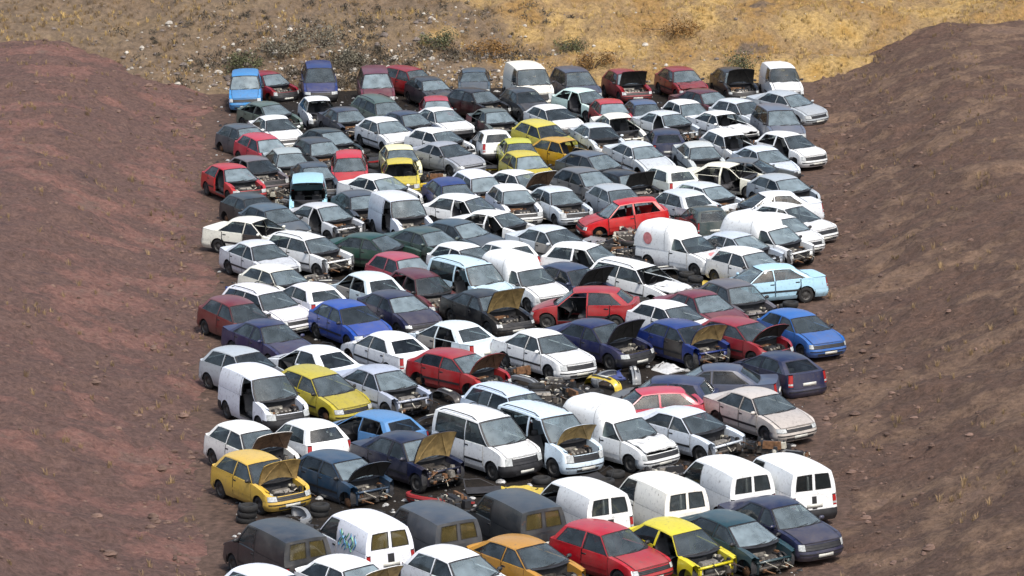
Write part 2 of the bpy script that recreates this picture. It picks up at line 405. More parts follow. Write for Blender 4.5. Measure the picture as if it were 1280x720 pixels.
def bonnet_pts(S):
    def fn(u, v):
        w = 2 * v - 1
        xs = S.xA + S.bowA * (1 - (w * .86) ** 2) + .075
        P = S.side(S.xcF, S.zn)
        yf = w * .80 * P; n = S.nF
        xe = S.xcF + (S.dF + S.F(S.zn) - .015) * (max(0, 1 - abs(yf / P) ** n)) ** (1 / n)
        x = lerp(xs, xe, u)
        yw = S.side(min(x, S.xcF), S.zb) * .855
        y = w * lerp(yw, .80 * P, max(0, u - .6) / .4)
        xm = lerp(S.xA + .1, S.L / 2 - .09, u)
        return (x, y, S.hz(xm) + .012 + .028 * (1 - w * w) * (1 - .5 * u) + .012 * math.exp(-((abs(w) - .55) / .1) ** 2) * (1 - u))
    return fn

def build_bonnet(S, lining, var=0):
    fn = bonnet_pts(S); mb = MB()
    px, pz = S.xA + .18, S.zb
    def rel(p): return (p[0] - px, p[1], p[2] - pz)
    cr = (lambda p: crumple(p, .09 if var < 4 else .035, var)) if var else (lambda p: p)
    mb.grid(lambda u, v: cr(rel(fn(u, v))), 10, 12, PAINT)
    mb.grid(lambda u, v: cr((lambda p: (p[0], p[1], p[2] - .03))(rel(fn(u, lerp(.01, .99, v))))), 10, 12, lining)
    edge = [(u / 10, 0) for u in range(11)] + [(1, v / 12) for v in range(1, 13)] + [(1 - u / 10, 1) for u in range(1, 11)]
    def ed(a, b):
        i = int(round(a * (len(edge) - 1))); p = rel(fn(*edge[i])); return cr((p[0], p[1], p[2] - .03 * b))
    mb.grid(ed, len(edge) - 1, 1, PAINT)
    # dark shut line round the panel
    def sl(a, b):
        i = int(round(a * (len(edge) - 1))); u_, v_ = edge[i]; p = rel(fn(u_, v_)); q = rel(fn(lerp(u_, .5, .035), lerp(v_, .5, .035)))
        o = rel(fn(u_, v_)); k = lerp(-.45, .35, b)
        return cr((p[0] + (q[0] - p[0]) * k, p[1] + (q[1] - p[1]) * k, max(p[2], q[2]) * 0 + lerp(p[2], q[2], max(0, k)) + .003))
    mb.grid(sl, len(edge) - 1, 1, DARK)
    # stiffening ribs on the lining
    for w0, w1 in ((.12, .42), (.88, .58), (.5, .5)):
        mb.tube([(lambda p: (p[0], p[1], p[2] - .035))(rel(fn(lerp(.1, .92, k / 6), lerp(w0, w1, k / 6)))) for k in range(7)], .018, lining, 5)
    return mb.mesh('bonnet'), (px, pz)

def build_door(S, sg, which):
    mb = MB()
    x1, x0 = (S.xd0, S.xB) if which == 0 else (S.xB, S.xd2)
    zs = S.zc + .145
    def bx(z):
        if which == 1:
            d = S.Ra + .04; dz = z - S.R
            if abs(dz) < d: return max(x0, S.xr + math.sqrt(d * d - dz * dz)) if z < S.R + d else x0
        return x0
    def fn(u, v):
        z = lerp(zs, S.ztop(lerp(x0, x1, u)) - .003, v); x = lerp(bx(z) + .01, x1 - .008, u)
        return (x, sg * (S.side(x, z) + .003), z)
    mb.grid(fn, 6, 8, PAINT)
    mb.grid(lambda u, v: (lambda p: (p[0], p[1] - sg * .07, p[2]))(fn(u, v)), 4, 4, TRIM)
    for uu in (0, 1):
        mb.grid(lambda u, v: (lambda p: (p[0], p[1] - sg * .07 * u, p[2]))(fn(uu, v)), 1, 4, PAINT)
    mb.grid(lambda u, v: (lambda p: (p[0], p[1] - sg * .07 * v, p[2]))(fn(u, 1)), 4, 1, PAINT)
    mb.grid(lambda u, v: (lambda p: (p[0], p[1] + sg * .012, .5 + .07 * v))(( (fn(u, .42)))), 6, 1, DARK if S.name in ('saloon', 'estate', 'van', 'vanglass', 'hatchfive') else PAINT)
    for uu, du in ((0, .018), (1, -.014)):
        mb.grid(lambda u, v: (lambda p: (p[0], p[1] + sg * .002, p[2]))(fn(uu + du * u, v)), 1, 8, DARK)
    xs, xe = win_span(S, which)
    # window frame: thin strips round the glass
    fw = .035
    fr = lambda u, v: None
    mb.grid(lambda u, v: S.gp(lerp(xs(v * .94), xs(v * .94) + fw * sgn(xe(v) - xs(v)), u), v * .94, sg, .004), 1, 5, DARK)
    mb.grid(lambda u, v: S.gp(lerp(xe(v * .94), xe(v * .94) - fw * sgn(xe(v) - xs(v)), u), v * .94, sg, .004), 1, 5, DARK)
    mb.grid(lambda u, v: S.gp(lerp(xs(lerp(.89, .94, v)), xe(lerp(.89, .94, v)), u), lerp(.89, .94, v), sg, .004), 6, 1, DARK)
    # handle recess
    hx = x0 + .12 if which == 0 else x0 + .14; hz_ = S.belt(hx) - .11
    y = S.side(hx, hz_)
    mb.box(hx - .08, hx + .08, sg * y - .012, sg * y + .018, hz_ - .02, hz_ + .02, DARK)
    return mb.mesh('door')
def sgn(a): return 1 if a > 0 else -1
def win_span(S, which):
    if which == 0: return (lambda t: S.xB + .02), (lambda t: S.xa(t) - .06)
    if S.doors == 4: return (lambda t: max(S.xc(t) + S.cw + .01, S.xd2 - .08 if which == 1 else -9)), (lambda t: S.xB - .02)
    return (lambda t: S.xc(t) + S.cw + .005), (lambda t: S.xB - .045)

def build_window(S, sg, which):
    mb = MB(); xs, xe = win_span(S, which)
    mb.grid(lambda u, v: S.gp(lerp(xs(lerp(.02, .92, v)) + .012, xe(lerp(.02, .92, v)) - .012, u), lerp(.02, .92, v), sg, -.012), 6, 5, GLASS)
    return mb.mesh('window')
def build_quarter(S, sg):
    mb = MB()
    if S.doors == 4:
        xs = lambda t: S.xc(t) + S.cw + .005; xe = lambda t: max(S.xc(t) + S.cw + .01, S.xd2 - .08)
    elif S.is_van:
        xs = lambda t: S.xc(t) + S.cw; xe = lambda t: S.xB - .05
    else: xs, xe = win_span(S, 1)
    mb.grid(lambda u, v: S.gp(lerp(xs(lerp(.04, .93, v)), xe(lerp(.04, .93, v)), u), lerp(.04, .93, v), sg, -.010), 6, 5, GLASS)
    return mb.mesh('quarter_window')

def build_windscreen(S):
    mb = MB()
    def fn(u, v, e=0):
        w = (2 * v - 1) * .985; t = lerp(.01, .985, u); x = S.xa(t)
        return (x + lerp(S.bowA, S.bowAt, t) * (1 - w * w) - .004 - e, w * S.gy(x, t), lerp(S.zb, S.zre(S.xwt), t) + lerp(.015, S.crown, t) * (1 - w * w))
    mb.grid(lambda u, v: fn(lerp(.03, .96, u), lerp(.03, .97, v)), 8, 10, SCREEN)
    # black rubber seal
    for a, b, c, d in ((0, 1, 0, .035), (0, 1, .965, 1), (0, .035, .03, .97), (.955, 1, .03, .97)):
        mb.grid(lambda u, v: fn(lerp(a, b, u), lerp(c, d, v), -.004), 8, 6, DARK)
    # wipers
    for w0 in (.36, .66):
        mb.tube([(lambda p: p)(fn(lerp(.03, .10, k / 4), w0 + .26 * k / 4, -.016)) for k in range(5)], .011, DARK, 5)
    return mb.mesh('windscreen')

def rear_panes(S): return ((.10, .47), (.53, .90)) if S.is_van else ((.10, .90),)
def rear_fn(S):
    def fn(u, v, e=0):
        w = 2 * v - 1; t = u; x = S.xc(t)
        return (x - lerp(S.bowC, S.bowCt, t) * (1 - w * w) - e, w * S.gy(x, t), lerp(S.zbr, S.zre(S.xrt), t) + lerp(.0, S.crown, t) * (1 - abs(w) ** 2.6))
    return fn
def build_tail(S):
    """boot lid or tailgate: rear screen frame, deck and rear panel"""
    mb = MB(); fn = rear_fn(S)
    if not S.boxh:
        ps = rear_panes(S); lo, hi = (.16, .88) if S.is_van else (.10, .90)
        if S.name in ('saloon', 'coupe'): lo = .04
        mb.grid(lambda u, v: fn(lerp(0, lo, u), v), 2, 10, PAINT)
        mb.grid(lambda u, v: fn(lerp(hi, 1, u), v), 2, 10, PAINT)
        cuts = [0] + [c for p in ps for c in p] + [1]
        for a, b in zip(cuts[::2], cuts[1::2]):
            mb.grid(lambda u, v: fn(lerp(lo, hi, u), lerp(a, b, v)), 4, 3, PAINT)
        def deck(u, v):
            w = 2 * v - 1
            p = fn(0, v); P = S.side(S.xcR, S.zr); n = S.nR
            q = (-S.xcR - (S.dR + S.Rr(S.zr)) * (max(0, 1 - abs(w * .93) ** n)) ** (1 / n), w * P * .93, S.zr)
            k = u
            return (lerp(p[0], q[0], k), lerp(p[1], q[1], k), lerp(p[2], q[2], k) + .02 * math.sin(k * math.pi) * (1 - w * w))
        mb.grid(deck, 6, 10, PAINT)
    zt = S.zr
    mb.grid(lambda u, v: S.rear(lerp(50, 130, u), lerp(S.z1 + .005, zt, v)), 10, 5, PAINT)
    if S.is_van:
        mb.grid(lambda u, v: (lambda p: (p[0] - .004, p[1], p[2]))(S.rear(lerp(89.2, 90.8, u), lerp(S.z1 + .02, zt - .01, v))), 1, 3, DARK)
    # plate recess strip and plate
    p = S.rear(90, .62 if not S.is_van else .68)
    mb.box(p[0] - .02, p[0] + .05, -.26, .26, p[2] - .05, p[2] + .06, PLATE)
    return mb.mesh('tailgate')
def build_rear_window(S):
    mb = MB(); fn = rear_fn(S)
    lo, hi = (.16, .88) if S.is_van else (.10, .90)
    if S.name in ('saloon', 'coupe'): lo = .04
    for a, b in rear_panes(S):
        mb.grid(lambda u, v: fn(lerp(lo, hi, u), lerp(a, b, v), -.012), 5, 8, GLASS)
        for q in ((lo, lo + .03, a, b), (hi - .03, hi, a, b), (lo, hi, a, a + .02), (lo, hi, b - .02, b)):
            mb.grid(lambda u, v: fn(lerp(q[0], q[1], u), lerp(q[2], q[3], v), .003), 4, 4, DARK)
    return mb.mesh('rear_window')
def build_box_windows(S):
    mb = MB(); x = -S.L / 2 + .02
    for sg in (1, -1):
        mb.grid(lambda u, v: (x, sg * lerp(.08, .56, u), lerp(1.05, 1.40, v)), 1, 1, GLASS)
    return mb.mesh('rear_window')

def build_bumper(S, end, mat):
    mb = MB()
    f = S.front if end > 0 else S.rear
    def fn(u, v):
        z = lerp(S.zc, S.z1 - .004, v); k = u * 8
        bulge = .035 * math.sin(v * math.pi)
        if k < 1 or k > 7:
            e = 1 - (k if k < 1 else 8 - k)
            xa = (S.xf + S.Ra + .01) if end > 0 else (S.xr - S.Ra - .01)
            xe = S.xcF if end > 0 else -S.xcR
            x = lerp(xe, xa, e); y = S.side(x, z) + bulge * .5
            return (x, y if k < 1 else -y, z)
        a = (k - 1) / 6 * 180
        p = f(a, z); n = Vector((math.sin(math.radians(a)) * end, math.cos(math.radians(a)), 0)) * bulge
        return (p[0] + n.x, p[1] + n.y * .5, z)
    us = [i / 32 for i in range(33)]
    mb.grid(fn, 32, 6, mat, us)
    mb.grid(lambda u, v: (lambda p: (p[0] - end * .12 * v, p[1] * (1 - .08 * v), p[2] - .002))(fn(u, 1)), 32, 1, mat, us)
    # lower intake and a rubbing strip
    if end > 0:
        mb.grid(lambda u, v: (lambda p: (p[0] + .037 * end, p[1], p[2]))(f(lerp(62, 118, u), lerp(S.zc + .05, S.zc + .14, v))), 8, 1, TRIM)
    mb.grid(lambda u, v: (lambda p: (p[0] + .042 * end, p[1] * 1.015, p[2]))(f(lerp(24, 156, u), lerp(.395, .43, v))), 14, 1, DARK)
    if end > 0:
        p = S.front(90, .33)
        mb.box(p[0] + .02, p[0] + .05, -.25, .25, .30, .40, PLATE)
    return mb.mesh('bumper')
def build_grille(S):
    mb = MB()
    mb.grid(lambda u, v: (lambda p: (p[0] - .02, p[1], p[2]))(S.front(lerp(S.hl[1] + 2, 178 - S.hl[1], u), lerp(S.z1, S.zn - .005, v))), 8, 3, DARK)
    for k in range(3):
        z = lerp(S.z1 + .02, S.zn - .03, k / 2)
        mb.grid(lambda u, v: S.front(lerp(S.hl[1] + 3, 177 - S.hl[1], u), z + .018 * v), 8, 1, PAINT if k == 2 else DARK)
    return mb.mesh('grille')
def build_headlight(S, sg):
    mb = MB()
    mb.grid(lambda u, v: (lambda p: (p[0] + .004, sg * p[1] * 1.002, p[2]))(S.front(lerp(*S.hl, u), lerp(S.z1 + .01, S.zn - .004, v))), 8, 4, LAMP)
    mb.grid(lambda u, v: (lambda p: (p[0] + .006, sg * p[1] * 1.003, p[2]))(S.front(lerp(*S.hl, u), lerp(S.z1 + .002, S.z1 + .016, v))), 8, 1, DARK)
    if S.hl[0] > 25: mb.grid(lambda u, v: (lambda p: (p[0], sg * p[1], p[2]))(S.front(lerp(24, S.hl[0], u), lerp(S.z1, S.zn, v))), 3, 3, PAINT)
    return mb.mesh('headlight')
def build_tail_light(S, sg):
    mb = MB()
    mb.grid(lambda u, v: (lambda p: (p[0] - .004, sg * p[1] * 1.003, p[2]))(S.rear(lerp(*S.tl, u), lerp(S.z1 + .08, S.zr - .03, v))), 6, 4, TAIL)
    mb.grid(lambda u, v: (lambda p: (p[0] - .006, sg * p[1] * 1.004, p[2]))(S.rear(lerp(*S.tl, u), lerp(S.z1 + .13, S.z1 + .19, v))), 6, 1, LAMP)
    mb.grid(lambda u, v: (lambda p: (p[0] - .001, sg * p[1], p[2]))(S.rear(lerp(22, 50, u), lerp(S.z1, S.z1 + .08, v))), 6, 1, PAINT)
    if S.tl[1] < 45: mb.grid(lambda u, v: (lambda p: (p[0] - .001, sg * p[1], p[2]))(S.rear(lerp(S.tl[1], 50, u), lerp(S.z1 + .08, S.zr - .0, v))), 4, 3, PAINT)
    return mb.mesh('tail_light')
def build_mirror(S, sg):
    mb = MB(); x = S.xA - .14; y = S.gy(x, .1); z = S.gz(x, .1)
    def fn(u, v):
        a = math.pi * v; b = 2 * math.pi * u
        return (x + .055 * math.cos(a) - .02, sg * (y + .10 + .095 * math.sin(a) * math.cos(b)), z + .03 + .065 * math.sin(a) * math.sin(b))
    mb.grid(fn, 10, 6, DARK if S.name != 'saloon' else PAINT)
    mb.box(x - .03, x + .02, min(sg * (y - .01), sg * (y + .06)), max(sg * (y - .01), sg * (y + .06)), z - .01, z + .03, DARK)
    return mb.mesh('mirror')
def build_tyre(S):
    mb = MB(); r = S.R; w = .088
    mb.lathe([(-w, r * .62), (-w, r * .9), (-w * .8, r * .985), (-w * .3, r), (w * .3, r), (w * .8, r * .985), (w, r * .9), (w, r * .62)], 0, 0, 0, RUB, 20)
    return mb.mesh('tyre')
def build_rim(S):
    mb = MB(); r = S.R * .64
    for s_ in (1, -1):
        mb.lathe([(s_ * .086, r), (s_ * .07, r * .9), (s_ * .045, r * .82), (s_ * .06, r * .5), (s_ * .075, r * .3), (s_ * .08, .001)], 0, 0, 0, RIM, 16)
        for k in range(8):
            a = k * math.pi / 4; cx, cz = r * .66 * math.cos(a), r * .66 * math.sin(a)
            mb.lathe([(s_ * .0565, .001), (s_ * .0565, r * .13)], cx, 0, cz, DARK, 6)
    return mb.mesh('rim')
def build_hub(S):
    mb = MB(); r = S.R * .5
    mb.lathe([(-.05, .001), (-.05, r), (.0, r), (.0, r * .4), (.05, r * .35), (.05, .001)], 0, 0, 0, BRONZE, 14)
    return mb.mesh('brake_disc')
def build_seat(S, rear):
    mb = MB()
    if not rear:
        mb.box(-.25, .25, -.24, .24, 0, .16, SEAT, .03); mb.grid(lambda u, v: (-.2 - .2 * v - .03 * math.cos(u * math.pi), lerp(-.23, .23, u) * (1 - .15 * v), .1 + .56 * v), 4, 3, SEAT)
        mb.grid(lambda u, v: (-.3 - .2 * v, lerp(-.23, .23, u) * (1 - .15 * v), .1 + .56 * v), 4, 3, SEAT)
        mb.box(-.46, -.37, -.12, .12, .66, .82, SEAT, .02)
    else:
        w = S.W / 2 * .76
        mb.box(-.25, .25, -w, w, 0, .16, SEAT, .03); mb.grid(lambda u, v: (-.2 - .18 * v, lerp(-w, w, u) * (1 - .1 * v), .1 + .5 * v), 4, 3, SEAT)
        mb.box(-.44, -.33, -w * .6, -w * .25, .58, .72, SEAT, .02); mb.box(-.44, -.33, w * .25, w * .6, .58, .72, SEAT, .02)
    return mb.mesh('seat')
def build_dash(S):
    mb = MB(); w = S.W / 2 * .84
    mb.grid(lambda u, v: (S.xA + .05 - .5 * v, lerp(-w, w, u), S.zb - .02 - .22 * v * v), 6, 4, TRIM)
    mb.grid(lambda u, v: (S.xA - .45 + .1 * v, lerp(-w, w, u), S.zb - .24 - .25 * v), 4, 1, TRIM)
    c = Vector((S.xA - .55, .36, S.zb - .08)); 
    pts = [c + Vector((.07 * math.sin(a), .18 * math.cos(a), .17 * math.sin(a))) for a in [k * math.pi / 8 for k in range(17)]]
    mb.tube(pts, .016, DARK, 5)
    return mb.mesh('dashboard')
def build_engine(S, var):
    rnd = random.Random(100 + var); mb = MB()
    x0, x1 = S.xA + .12, S.xcF + .05; zt = S.zn
    m = [GREASE, ALLOY, DARK, BRONZE, BOTTLE, GREASE]
    ex = (x0 + x1) / 2
    mb.box(ex - .22, ex + .22, -.36, .30, .34, zt - .06, GREASE, .04)
    mb.box(ex - .12, ex + .12, -.32, .26, zt - .06, zt + .03, m[var % 3], .03)
    for k in range(4): mb.lathe([(-.04, .001), (-.04, .035), (.04, .035), (.04, .001)], ex + .17, -.26 + k * .15, zt - .04, ALLOY, 8)
    mb.box(x0 + .02, x0 + .24, .36, .60, .45, zt + .01, DARK, .01)
    mb.box(x1 - .25, x1 - .05, -.58, -.40, .45, zt - .02, BOTTLE, .02)
    mb.box(x0, x0 + .12, -.5, .1, .5, zt + .08, m[(var + 1) % 4], .02)
    for k in range(7):
        p = Vector((rnd.uniform(x0, x1), rnd.uniform(-.55, .55), zt - rnd.uniform(.05, .2))); pts = [p]
        for j in range(4): pts.append(pts[-1] + Vector((rnd.uniform(-.12, .12), rnd.uniform(-.16, .16), rnd.uniform(-.03, .08))))
        mb.tube(pts, rnd.uniform(.012, .03), rnd.choice([DARK, DARK, BRONZE, ALLOY]), 6)
    for k in range(6):
        y = rnd.uniform(-.62, .62); z = rnd.uniform(.3, zt)
        mb.tube([(x1 - .05, y, z), (x1 + .1, y + rnd.uniform(-.2, .2), z + .04), (x1 + .16, y + rnd.uniform(-.4, .4), z - rnd.uniform(0, .2))], rnd.uniform(.01, .025), rnd.choice([DARK, ALLOY, BOTTLE, BRONZE]), 5)
    for k in range(7):
        x = rnd.uniform(x0, x1 + .1); y = rnd.uniform(-.6, .6); d = rnd.uniform(.03, .07)
        mb.box(x - d, x + d, y - d, y + d, zt - .06, zt + d, rnd.choice([BOTTLE, ALLOY, DARK, DARK, BRONZE]), d * .25)
    for k in range(9):
        x = rnd.uniform(x0, x1 + .08); y = rnd.uniform(-.6, .6); z = rnd.uniform(.35, zt - .08); d = rnd.uniform(.04, .12)
        mb.box(x - d, x + d, y - d * .8, y + d * .8, z - d, z + d * .7, rnd.choice(m), d * .2)
    return mb.mesh('engine', smooth=False)
def build_rails(S, sg):
    mb = MB()
    mb.tube([(lerp(S.xwt - .15, S.xrt + .15, k / 8), sg * (S.yr - .08), S.zre(lerp(S.xwt - .15, S.xrt + .15, k / 8)) + (.075 if 0 < k < 8 else .0)) for k in range(9)], .017, DARK, 6)
    return mb.mesh('roof_rail')
def build_emblem(S, kind):
    """hand painted side sign / round door badge on the box"""
    mb = MB(); rnd = random.Random(3)
    if kind == 'scrawl':
        for i in range(9):
            x = -.35 - .115 * i + rnd.uniform(-.03, .03); pts = []
            for k in range(9):
                t = k / 8; z = .98 + .42 * t + .06 * math.sin(i * 1.7)
                pts.append((x + .07 * math.sin(t * 7 + i), 0, z))
            mb.tube([(p[0], S.gy(max(p[0], S.xC + .02), min(.95, max(0, (p[2] - S.zbr) / (S.zre(-.8) - S.zbr)))) + .006 if p[2] > S.zbr else S.side(p[0], p[2]) + .006, p[2]) for p in pts], .022, (ARTB, ARTG, ARTB)[i % 3], 5)
    else:
        yw = S.W / 2 * .975
        mb.grid(lambda u, v: (-1.25 + .24 * v * math.cos(2 * math.pi * u), -yw * 1.0 - .012, 1.28 + .24 * v * math.sin(2 * math.pi * u)), 20, 2, ARTR)
    return mb.mesh('painted_sign')
def build_bonnet_sign(S):
    fn = bonnet_pts(S); px, pz = S.xA + .18, S.zb; mb = MB()
    def f(u, v):
        p = fn(.5 + .26 * v * math.cos(2 * math.pi * u), .5 + .2 * v * math.sin(2 * math.pi * u)); return (p[0] - px, p[1], p[2] - pz + .006)
    mb.grid(f, 20, 3, ARTR)
    return mb.mesh('painted_sign')

# ------------------------------------------------------------------ assembling one vehicle
def add(name, mesh, parent, color=None, loc=None, rot=None):
    o = bpy.data.objects.new(name, mesh); COL.objects.link(o)
    o.parent = parent
    if color: o.color = (*color, 1)
    if loc: o.location = loc
    if rot: o.rotation_euler = rot
    return o

def vehicle(typ, x, y, head, rgb, flags, label, seed):
    """flags: O bonnet propped open (o brown lining, y ochre lining), X no bonnet, S bare stripped front, W no windscreen, D no front door on the side we see,
    E no rear door there, G no side glass, B no front bumper, C crumpled bonnet, N no wheels, P no front wheels, A yellow reflection painted into rear glass, K dark bumpers, T tail gone"""
    rnd = random.Random(seed); var_ = rnd.randrange(NVAR.get(typ, 2)); S = VARIANTS[(typ, var_)]
    nm, cat = KIND[typ]
    root = bpy.data.objects.new(nm, None); COL.objects.link(root)
    root.empty_display_size = .3
    root['label'] = label; root['category'] = cat; root['group'] = GROUPS[cat]
    c = lin(rgb)
    if max(rgb) < .6 or min(rgb) < .4: c = tuple(v * .72 for v in c)
    strip = 'S' in flags; up = any(k in flags for k in 'Ooy'); gone = 'X' in flags or strip
    if up: gone = False
    opn = up or gone
    prim = lin(rnd.choice(((.36, .35, .34), (.22, .20, .19), (.62, .60, .57), (.45, .20, .14))))
    odd = rnd.random()
    near = -1 if math.cos(R(head)) > 0 else 1          # the side that faces the road
    body = add('body', cached((typ, var_, 'body', opn, strip), lambda: build_body(S, opn, strip)), root, c)
    bcol = c if 'K' not in flags else (.022, .022, .024)
    if not gone or up:
        lining = INSUL if 'O' in flags else INSULB if 'o' in flags else INSULY if 'y' in flags else INSUL
        var = (seed % 3 + 1) if 'C' in flags else 0
        if not var and not up and 'clean' not in label and 'closed bonnet' not in label and rnd.random() < .35: var = 4 + seed % 2
        me, (px, pz) = cached((typ, var_, 'bonnet', lining.name, var), lambda: build_bonnet(S, lining, var))
        ang = -R(rnd.uniform(62, 80)) if up else (-R(rnd.uniform(2, 6)) if 'C' in flags else 0)
        bn = add('bonnet', me, root, prim if odd < .09 and 'clean' not in label and 'closed bonnet' not in label and 'front row' not in label and 'Q' not in flags and typ[:3] != 'van' else c, (px, 0, pz), (0, ang, 0))
        if 'Q' in flags: add('painted_sign', cached((typ, var_, 'bsign'), lambda: build_bonnet_sign(S)), bn)
    if opn: add('engine', cached((typ, var_, 'engine', seed % 4), lambda: build_engine(S, seed % 4)), root)
    if 'W' not in flags: add('windscreen', cached((typ, var_, 'ws'), lambda: build_windscreen(S)), root)
    else: pass
    add('dashboard', cached((typ, var_, 'dash'), lambda: build_dash(S)), root)
    for sy in (.36, -.36):
        add('seat', cached((typ, var_, 'seat', 0), lambda: build_seat(S, 0)), root, None, (S.xA - .95, sy, .34))
    if not S.is_van: add('rear_seat', cached((typ, var_, 'seat', 1), lambda: build_seat(S, 1)), root, None, (max(S.xA - 1.85, S.xC + .45), 0, .34))
    for sg in (1, -1):
        for k in range(2 if S.doors == 4 else 1):
            if sg == near and ((k == 0 and 'D' in flags) or (k == 1 and 'E' in flags)): continue
            d = add('door', cached((typ, var_, 'door', sg, k), lambda: build_door(S, sg, k)), root, prim if .07 < odd < .2 and sg == near and k == 0 and 'clean' not in label and 'bright' not in label else c)
            if not ('G' in flags and sg == near): add('window', cached((typ, var_, 'win', sg, k), lambda: build_window(S, sg, k)), d)
        if not S.boxh and (not S.is_van or getattr(S, 'vglass', 0)) and not ('G' in flags and sg == near):
            add('quarter_window', cached((typ, var_, 'quart', sg), lambda: build_quarter(S, sg)), root)
        if not strip:
            add('headlight', cached((typ, var_, 'hl', sg), lambda: build_headlight(S, sg)), root)
        add('tail_light', cached((typ, var_, 'tl', sg), lambda: build_tail_light(S, sg)), root, c)
        if rnd.random() < .6 and 'D' not in flags: add('mirror', cached((typ, var_, 'mir', sg), lambda: build_mirror(S, sg)), root, c)
        if getattr(S, 'rails', 0): add('roof_rail', cached((typ, var_, 'rail', sg), lambda: build_rails(S, sg)), root)
    if not strip:
        add('grille', cached((typ, var_, 'grille'), lambda: build_grille(S)), root, c)
        if 'B' not in flags:
            b = add('front_bumper', cached((typ, var_, 'fb', 'K' in flags), lambda: build_bumper(S, 1, DARK if 'K' in flags else PAINT)), root, c)
    add('rear_bumper', cached((typ, var_, 'rb', 'K' in flags or S.is_van), lambda: build_bumper(S, -1, DARK if ('K' in flags or S.is_van) else PAINT)), root, c)
    if 'T' not in flags:
        tg = add('rear_door' if S.is_van else 'boot_lid' if S.name in ('saloon', 'coupe') else 'tailgate', cached((typ, var_, 'tail'), lambda: build_tail(S)), root, c)
        rw = add('rear_window', cached((typ, var_, 'rwin'), lambda: build_box_windows(S) if S.boxh else build_rear_window(S)), tg)
        if 'A' in flags:
            for i, s_ in enumerate(rw.material_slots):
                if s_.material == GLASS: s_.link = 'OBJECT'; s_.material = REFLGLASS
    if 'J' in flags: add('painted_sign', cached((typ, var_, 'scrawl'), lambda: build_emblem(S, 'scrawl')), root)
    if 'Q' in flags: add('painted_sign', cached((typ, var_, 'round'), lambda: build_emblem(S, 'round')), root)
    # wheels
    now = set()
    q = rnd.random()
    if not S.is_van and 'N' not in flags and 'P' not in flags:
        if q < .16: flags += 'N'
        elif q < .34: flags += 'P'
    if 'N' in flags: now = {0, 1, 2, 3}
    elif 'P' in flags: now = {0, 1}
    for i, (wx, wy) in enumerate(((S.xf, 1), (S.xf, -1), (S.xr, 1), (S.xr, -1))):
        loc = (wx, wy * (S.hw(wx) - .115), S.R)
        if i in now:
            add('brake_disc', cached((typ, var_, 'hub'), lambda: build_hub(S)), root, None, loc); continue
        rot = (0, 0, R(rnd.uniform(-14, 14)) if i < 2 and seed % 3 == 0 else 0)
        w = add('wheel', cached((typ, var_, 'tyre'), lambda: build_tyre(S)), root, None, loc, rot)
        add('rim', cached((typ, var_, 'rim'), lambda: build_rim(S)), w)
    # stance
    z = 0; pitch = 0
    if 'N' in flags: z = -.165; pitch = R(rnd.uniform(-.4, .4))
    elif 'P' in flags:
        pitch = math.asin(.165 / (S.L / 2 - S.xr)); z = 0
        # turn about the rear contact point
        z = -math.sin(pitch) * (-S.xr) * 1.0
    root.rotation_euler = (R(rnd.uniform(-1.1, 1.1)), pitch + R(rnd.uniform(-.35, .35)), R(head + rnd.uniform(-2.5, 2.5)))
    root.location = (x, y, z)
    return root


